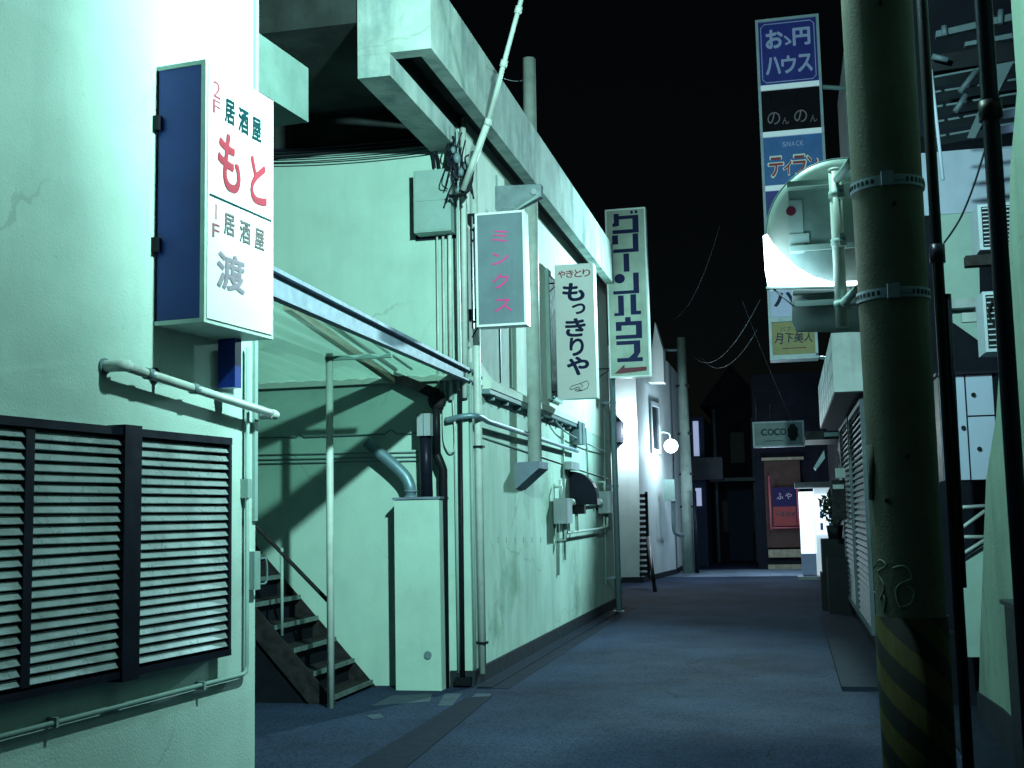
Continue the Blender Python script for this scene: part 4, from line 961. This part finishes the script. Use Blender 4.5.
def on_pole(px, py):
    d = ray(px, py); ox, oy = CAM.x-PC, CAM.y-PY; r = .145
    for _ in range(3):
        A = d.x**2+d.y**2; Bq = 2*(ox*d.x+oy*d.y); Cq = ox*ox+oy*oy-(r+.002)**2; disc = Bq*Bq-4*A*Cq
        t = (-Bq-math.sqrt(max(disc,0)))/(2*A); p = CAM+d*t; r = prad(p.z)
    return p
mb = MB()
for pts in ([(893,568),(905,566),(912,578),(900,584),(896,592),(900,606),(910,604),(914,592),(908,586)], [(873,568),(880,560),(886,566),(878,572),(884,586),(880,600)], [(874,592),(884,596),(884,612)]):
    mb.tube(curve([on_pole(x,y) for x,y in pts],5), .003, 6)
mb.build('chalk_scrawl', M['graffiti'], UPole)
mb = MB(); mb.tube([on_pole(870,445), on_pole(872,470), on_pole(872,500)], .012, 8); mb.build('cable_cover', M['pole_concrete'], UPole)
# black cable pipe strapped behind the pole
bp_ = thing('cable_pipe', 'black cable conduit running up beside the thick foreground pole', 'pipe', (.66, 4.75, 0))
xp = ony(940,300,4.75).x
mb = MB(); mb.tube([V((xp,4.75,0)), V((xp,4.75,6.5))], .021, 14); mb.build('conduit', M['black'], bp_)
mb = MB(); q = ony(940,255,4.75); mb.tube([V((xp,4.75,q.z-.03)), V((xp,4.75,q.z+.04))], .029, 14); q = ony(950,400,4.75); mb.tube([V((xp+.02,4.75,1.2)), V((xp+.028,4.75,2.3))], .014, 10); mb.build('sleeve', M['navyblack'], bp_)

# street lamp carried by the pole above the picture
SL = thing('street_lamp', 'street lamp on a curved arm clamped to the pole above the picture', 'street lamp', (PC, PY, 4.6))
LX, LY, LZ = -.38, 4.85, 4.62
mb = MB(); mb.tube(curve([V((PC-.1,PY,5.0)), V((PC-.4,PY+.1,5.1)), V((LX+.15,LY,4.95)), V((LX,LY,4.84))]), .025, 10); build_each(mb, 'arm', M['galv'], SL)
MB().tube([V((LX,LY,4.72)), V((LX,LY,4.86))], .15, 20, .05).build('shade', M['tin'], SL)
MB().sphere(V((LX,LY,4.70)), .055, 14, 10).build('bulb', M['lamp_soft'], SL)

# ================================================================== traffic mirror, seen from behind
MY = 4.80
MR = thing('traffic_mirror', 'round traffic mirror seen from behind, clamped to the foreground pole', 'traffic mirror', tuple(ony(838,300,MY)))
C0 = ony(843,230,MY); RM = (ony(843,230,MY+.04)-ony(766.5,230,MY+.04)).length
mb = MB(); prof = [(0,.0),(.35,.002),(.7,.008),(.9,.016),(.985,.024),(1.0,.034),(1.0,.048),(.97,.05)]; seg = 72; rows = []
for (r, d) in prof:
    if r == 0: rows.append([mb.bm.verts.new(C0+V((0,d,0)))]); continue
    rows.append([mb.bm.verts.new(C0+V((RM*r*math.cos(2*PI*k/seg), d, RM*r*math.sin(2*PI*k/seg)))) for k in range(seg)])
for k in range(seg): f = mb.bm.faces.new([rows[0][0], rows[1][k], rows[1][(k+1)%seg]]); f.smooth = True
for i in range(1, len(rows)-1):
    for k in range(seg): f = mb.bm.faces.new([rows[i][k], rows[i][(k+1)%seg], rows[i+1][(k+1)%seg], rows[i+1][k]]); f.smooth = True
mb.bm.faces.new(rows[-1])
mb.build('back_shell', M['mirror_back'], MR)
mb = MB(); mb.tube([C0+V((RM*math.cos(2*PI*k/64), .03, RM*math.sin(2*PI*k/64))) for k in range(65)], .0035, 8); mb.build('rim', M['pipe_grey'], MR)
yb = MY-.04
mb = MB()
a, b = ony(788,191,yb), ony(868,290,yb); pl0 = a
mb.box(a.x, ony(838,200,yb).x, yb, yb+.03, b.z, a.z)
mb.build('back_plate', M['mirror_plate'], MR, bevel=.003)
def bar(py, px0=788):
    a = ony(px0, py, yb); 
    return MB().box(a.x, ony(862,py,yb).x, yb-.02, yb-.004, a.z-.010, a.z+.012)
for py, p0 in ((186,787),(250,790),(305,795)): bar(py, p0).build('cross_bar', M['grey_paint'], MR, bevel=.003)
mb = MB(); a, b = ony(792,306,MY+.03), ony(862,331,MY+.03)
mb.prism([ony(792,290,MY+.03), ony(868,290,MY+.03), ony(868,331,MY+.03), ony(796,331,MY+.03), ony(792,322,MY+.03)], (0,.03,0)); mb.build('lower_plate', M['mirror_plate'], MR, bevel=.004)
xv = ony(837,240,yb).x; zt3, zb3 = ony(834,176,yb).z, ony(842,330,yb).z; SR = .0235
mb = MB(); mb.tube([V((xv,yb-.075,zb3)), V((xv,yb-.075,zt3))], SR, 24); mb.sphere(V((xv,yb-.075,zt3)), SR*1.12, 18, 10, (1,1,.5)); mb.build('support_tube', M['pipe_pale'], MR)
for py in (200, 247, 308):
    z = ony(838,py,yb).z
    cl = MB(); cl.tube([V((xv,yb-.075,z-.012)), V((xv,yb-.075,z+.014))], SR+.004, 24); cl.box(xv+.004, xv+.03, yb-.115, yb-.085, z-.02, z+.03); cl = cl.build('clamp', M['grey_paint'], MR)
    MB().tube([V((xv+.017,yb-.122,z+.006)), V((xv+.017,yb-.11,z+.006))], .008, 8).build('bolt', M['galv'], cl)
for py in (178, 300):
    z = ony(850,py,yb).z; MB().tube([V((xv,yb-.07,z-.03)), V((PC-.12,PY+.02,z+.0))], .016, 12).build('pole_arm', M['grey_paint'], MR)
q = ony(791,211,yb-.004); MB().tube([q, q+V((0,.006,0))], .019, 20).build('round_sticker', M['reddot'], MR)
mb = MB(); a, b = ony(790,254,yb-.002), ony(802,200,yb-.002); mb.box(a.x, b.x, yb-.003, yb-.0005, a.z, b.z); a, b = ony(789,244,yb-.004), ony(809,233,yb-.004); mb.box(a.x, b.x, yb-.006, yb-.0035, a.z, b.z); mb.build('tape_patch', M['tape'], MR)  # pale strips paint a reflection onto the back plate
# added glowing crescent imitating a lamp reflection on the mirror back
GY = 4.725
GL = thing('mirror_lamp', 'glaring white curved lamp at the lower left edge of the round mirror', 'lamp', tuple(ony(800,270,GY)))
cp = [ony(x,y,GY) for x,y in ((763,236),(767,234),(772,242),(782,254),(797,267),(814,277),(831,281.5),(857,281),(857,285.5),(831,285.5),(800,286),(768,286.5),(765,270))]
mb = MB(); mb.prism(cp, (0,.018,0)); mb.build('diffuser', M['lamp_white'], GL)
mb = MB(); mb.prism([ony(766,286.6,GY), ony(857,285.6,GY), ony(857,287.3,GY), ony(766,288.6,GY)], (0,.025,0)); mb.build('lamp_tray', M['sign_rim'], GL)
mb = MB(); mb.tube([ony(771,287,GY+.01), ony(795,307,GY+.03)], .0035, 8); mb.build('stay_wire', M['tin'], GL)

# ================================================================== near right side
RW = thing('wall', 'pale green plaster wall flaring at its base at the right edge', 'wall', (1.25, 7.5, 0))
XR = 1.22
def rx(px, py): p = onx(px, py, XR); return p
pts = [V((XR, 3.0, .26)), rx(1003,708), rx(979,692), rx(980,640), rx(983,560), rx(986,480), rx(996,416), rx(1001,345), rx(1006,300), rx(1009,250), rx(1010,170), rx(1017,90), V((XR,6.3,6.0)), V((XR,3.0,6.0))]
pts[0].z = pts[1].z
mb = MB(); mb.prism(pts, (.3,0,0)); mb.build('plaster', mat('dull green plaster', (.27,.40,.33), .88, var=.2, scale=2, bump=.5, bscale=50, streak=.5, streakcol=(.14,.22,.19), specks=.5, cracks=.4), RW)
mb = MB(); mb.prism([V((XR-.012,3.0,0)), V((XR-.012,rx(979,692).y+.05,0)), V((XR-.012,rx(979,692).y+.02,pts[2].z)), V((XR-.012,pts[1].y,pts[1].z-.004)), V((XR-.012,3.0,pts[1].z-.004))], (.33,0,0)); mb.build('plinth', M['plinth'], RW)
mb = MB(); mb.tube([V((XR-.004,7.3,3.3)), V((XR-.004,7.15,2.4)), V((XR-.006,7.2,1.9))], .006, 6); mb.build('hairline_cable', M['grey_paint'], RW)
dp = thing('downpipe', 'black downpipe crossing the picture near its right edge', 'pipe', (.8,3.9,0))
xq = ony(1005,330,3.9).x; mb = MB(); mb.tube([V((xq,3.9,0)), V((xq,3.9,6))], .027, 16); mb.build('pipe', M['navyblack'], dp)
MB().tube([V((xq,3.9,2.7)), V((xq,3.9,2.76))], .036, 16).build('coupling', M['black'], dp)
cb_ = thing('cabinet', 'low black metal cabinet at the bottom right corner', 'cabinet', (1.1, 5.2, 0))
q = ony(1004,604,5.6); MB().box(q.x, q.x+.5, 5.0, 5.6, 0.04, q.z).build('body', M['black'], cb_, bevel=.008); MB().box(q.x-.015, q.x+.5, 4.98, 5.62, q.z+.001, q.z+.02).build('lid', M['navyblack'], cb_)
MB().box(q.x+.02, q.x+.05, 4.975, 4.998, q.z-.35, q.z-.25).build('handle', M['galv'], cb_)

# recessed building between pole and right wall
AB = thing('building', 'blue grey wall with lockers and air conditioner seen between pole and right wall', 'building', (1.8, 11, 0))
YB = 11.0
def AY(px, py, y=YB): return ony(px, py, y)
MB().box(1.02, 4.5, YB, YB+.9, AY(960,213).z, AY(960,150).z).build('wall', M['blue_wall'], AB)
MB().box(1.02, 4.5, YB+.01, YB+.9, 0, AY(960,213).z-.002).build('lower_wall', M['dark_wall'], AB)
MB().box(.95, 4.5, YB-.5, YB+.9, AY(960,150).z+.002, AY(960,150).z+2.4).build('upper_storey', M['dark_wall'], AB)
MB().prism([AY(937,215,YB-.01), AY(978,212,YB-.01), AY(980,300,YB-.01), AY(985,345,YB-.01), AY(938,312,YB-.01)], (0,.008,0)).build('green_panel', M['grey_paint'], AB)
MB().box(AY(940,309,YB-.1).x, AY(975,309,YB-.1).x, YB-.14, YB-.02, AY(950,309,YB-.1).z, AY(950,300,YB-.1).z).build('ledge', M['tin'], AB)
LK = thing('locker', 'pale blue metal lockers with round black handles beside the foreground pole', 'lockers', tuple(ony(960,480,9.2)))
yl = 9.2; a, b = ony(944,481,yl), ony(992,374,yl); MB().box(a.x, b.x, yl, yl+.4, a.z, b.z).build('body', M['black'], LK)
xm = ony(967,420,yl).x; zm = ony(980,416,yl).z; g_ = .006
for (x0q,x1q,z0q,z1q,hx,hz) in ((a.x+.004,xm-g_,a.z+.004,b.z-.004,ony(963,428,yl).x,ony(963,428,yl).z),(xm+g_,b.x-.004,zm+g_,b.z-.004,ony(973,395,yl).x,ony(973,395,yl).z),(xm+g_,b.x-.004,a.z+.004,zm-g_,ony(979,449,yl).x,ony(979,449,yl).z)):
    d_ = MB().box(x0q,x1q,yl-.015,yl-.001,z0q,z1q).build('door', M['locker'], LK)
    MB().tube([V((hx,yl-.03,hz)), V((hx,yl-.016,hz))], .016, 14).build('handle', M['black'], d_)
MB().box(a.x-.02, b.x+.05, yl-.05, yl+.41, b.z+.002, b.z+.022).build('top_board', M['navyblack'], LK)
mb = MB(); a, b = ony(934,372,9.6), ony(946,350,9.6)
GA = thing('gate', 'pale metal gate with diagonal braces below the lockers', 'gate', tuple(ony(970,640,9.3)))
mb = MB()
for p, q in (((950,508),(985,506)),((952,535),(985,511)),((950,537),(985,537)),((953,560),(985,540))): mb.tube([ony(*p,9.3), ony(*q,9.3)], .014, 8)
build_each(mb, 'brace', M['tin'], GA)
a, b = ony(961,657,9.35), ony(990,545,9.35); MB().prism([ony(955,566,9.35), ony(988,542,9.35), ony(988,657,9.35), ony(964,657,9.35)], (0,.02,0)).build('panel', M['grey_paint'], GA)
MB().box(.98, 2.0, 9.7, 9.9, 0, .55).build('low_wall', M['dark_wall'], GA)
# ac units
def ac(px0,py0,px1,py1,y,lab,grp=None):
    a, b = ony(px0,py1,y), ony(px1,py0,y); t = thing('air_conditioner', lab, 'air conditioner', ((a.x+b.x)/2,y,a.z), grp)
    MB().box(a.x,b.x,y,y+.3,a.z,b.z).build('casing', M['ac'], t, bevel=.01)
    n = 10; mb = MB(); w = (b.x-a.x)
    for k in range(n): z = a.z+(b.z-a.z)*(.1+.8*k/(n-1)); mb.box(a.x+.12*w, b.x-.08*w, y-.01, y-.001, z-.004, z+.004)
    MB().box(a.x+.1*w, b.x-.06*w, y-.004, y-.0005, a.z+.06*(b.z-a.z), b.z-.06*(b.z-a.z)).build('grille_back', M['black'], t)
    mb.build('grille', M['ac'], t); return t
ac(980,202,1014,250,8.6,'air conditioner with dark grille on the blue wall, upper of two')
t = ac(986,290,1012,352,8.2,'white air conditioner with round fan above the lockers, lower of two')
mb = MB(); q = ony(1006,312,8.18); mb.ring((0,0,0),None,.10,.012,.01); mb.bm.transform(Matrix.Translation(q) @ Matrix.Rotation(PI/2,4,'X')); mb.build('fan_ring', M['black'], t)
mb = MB(); mb.box(ony(965,262,8.7).x, ony(1010,262,8.7).x, 8.65, 8.75, ony(980,262,8.7).z-.03, ony(980,256,8.7).z); single('wall_shelf', mb, M['rust'], 'dark bracket shelf under the upper air conditioner', 'shelf')
mb = MB(); mb.tube(curve([ony(985,150,9.5), ony(974,185,9.5), ony(962,215,9.5), ony(952,232,9.5), ony(944,243,9.5)]), .008, 6); single('cable', mb, M['black'], 'loose black cable hanging across the blue grey wall', 'cable')
mb = MB(); q = ony(971,318,9.4); mb.box(q.x-.07,q.x+.07,9.35,9.4,q.z-.035,q.z+.035); single('socket_box', mb, M['tin'], 'small white outdoor socket box beside the lower air conditioner', 'socket box', bevel=.006)
# fire escape high on the right
FE = thing('fire_escape', 'steel fire escape steps and rails high at the top right', 'staircase', tuple(ony(975,150,9.3)))
def FY(px, py, d=0): return ony(px, py, 9.3+d)
mb = MB()
for k, (y0_, y1_) in enumerate(((91,80),(106,96),(121,110),(136,125),(76,64))):
    a, b = FY(934,y0_), FY(1030,y1_-(6 if k else 4)); mb.prism([a, b, b+V((0,0,-.015)), a+V((0,0,-.015))], (0,.22,0))
build_each(mb, 'tread', M['dim_tin'], FE)
mb = MB(); mb.prism([FY(967,138,-.05), FY(975,138,-.05), FY(1014,61,-.05), FY(998,64,-.05)], (0,.04,0)); build_each(mb, 'stringer', M['dim_tin'], FE)
mb = MB(); mb.prism([FY(936,37,-.1), FY(936,31,-.1), FY(1030,9,-.1), FY(1030,16,-.1)], (0,.06,0)); mb.prism([FY(965,46,-.1), FY(965,42,-.1), FY(1012,33,-.1), FY(1012,38,-.1)], (0,.06,0)); mb.prism([FY(1012,38,-.12), FY(1018,36,-.12), FY(1028,14,-.12), FY(1020,15,-.12)], (0,.05,0)); build_each(mb, 'landing_beam', M['dim_tin'], FE)
mb = MB()
for (p,q) in (((945,36),(944,26)),((1000,24),(1001,10)),((960,92),(977,70)),((955,112),(966,95)),((948,60),(932,56))): mb.tube([FY(*p,-.12), FY(*q,-.12)], .022, 8)
build_each(mb, 'strut', M['dim_tin'], FE)
mb = MB(); mb.prism([FY(930,56,-.02), FY(1030,40,-.02), FY(1030,58,-.02), FY(930,72,-.02)], (0,.3,0)); mb.build('landing', M['black'], FE)
mb = MB(); mb.tube([ony(931,70,9.0), ony(943,180,9.0)], .012, 8); mb.build('edge_pipe', M['blue_wall'], FE)

# overhead wires
def wire(label, pts, r=.0035):
    mb = MB(); mb.tube(pts, r, 5); single('wire', mb, M['dim_tin'], label, 'wire', group='overhead wires across the night sky')
wire('thin wire curving down behind the tall sign stack to the far pole', sag(ony(760,300,15.2), ony(690,352,30), .5))
wire('thin wire falling steeply behind the coco sign', sag(ony(742,300,20), ony(806,450,22), .1))
wire('thin wire from the parapet towards the far pole top', sag(ony(720,225,24), ony(672,320,30), .4))
wire('faint lower wire running left of the tall sign stack', sag(ony(757,330,17), ony(700,356,28), .4))
wire('short wire stub between parapet and exhaust pipe', sag(ony(503,78,10.5), ony(523,80,13.4), .02))

# ================================================================== world and lights
w = bpy.data.worlds.new('World'); S.world = w; w.use_nodes = True; N = w.node_tree.nodes; Lk = w.node_tree.links
sky = N.new('ShaderNodeTexSky'); sky.sky_type = 'NISHITA'; sky.sun_disc = False; sky.sun_elevation = math.radians(12); sky.sun_rotation = math.radians(160)
Lk.new(sky.outputs['Color'], N['Background'].inputs['Color']); N['Background'].inputs['Strength'].default_value = .0005
sun = bpy.data.lights.new('moon', 'SUN'); sun.energy = .004; sun.angle = math.radians(.5); sun.color = (.4,.6,1)  # faint blue fill added to the night, no visible moon
so = bpy.data.objects.new('moon', sun); COL.objects.link(so); so.rotation_euler = (math.radians(40), 0, math.radians(30))
def lamp(name, loc, e, col, r=.06):
    l = bpy.data.lights.new(name, 'POINT'); l.energy = e; l.color = col; l.shadow_soft_size = r
    o = bpy.data.objects.new(name, l); COL.objects.link(o); o.location = loc; return o
G = (.58, 1.0, .91)
def spot(name, loc, aim, e, col, deg, blend=1.0, r=.07):
    l = bpy.data.lights.new(name, 'SPOT'); l.energy = e; l.color = col; l.shadow_soft_size = r; l.spot_size = math.radians(deg); l.spot_blend = blend
    o = bpy.data.objects.new(name, l); COL.objects.link(o); o.location = loc; o.rotation_euler = (V(aim)-V(loc)).to_track_quat('-Z','Y').to_euler(); return o
lamp('street_lamp_bulb', (LX, LY, 4.60), 290, G, .07)
spot('street_lamp_beam', (LX, LY, 4.60), (-3.4, 10.5, 3.9), 1800, G, 150)
spot('shop_floodlight', (.42, 19.0, 5.0), (-2.8, 14.2, 3.6), 3000, (.58,.97,1.0), 96, .9, .12)  # unseen lamp without a fixture, beam shaped to wash the long wall
lamp('wall_lamp_light', tuple(ony(628,432,25.75)), 130, (.8,.95,1), .08)
lamp('globe_light', tuple(ony(671,446,27.7)), 140, (.7,.9,1), .16)
lamp('vending_light', (-.3, 29.3, 1.6), 80, (.6,.8,1), .3)
lamp('mirror_light', tuple(ony(785,265,GY-.06)), 1.2, (.6,.95,1), .03)  # added light for the glare crescent, no lamp stands here
lamp('stair_court_light', (1.9, 9.4, 4.3), 6, (.55,.75,1), .08)  # unseen light added to brighten the blue grey wall
vs_ = S.view_settings; S.display_settings.display_device = 'sRGB'; vs_.view_transform = 'Standard'; vs_.look = 'None'; vs_.exposure = 0; vs_.gamma = 1; vs_.use_curve_mapping = False
S.cycles.max_bounces = 6; S.cycles.diffuse_bounces = 1; S.cycles.sample_clamp_indirect = 4
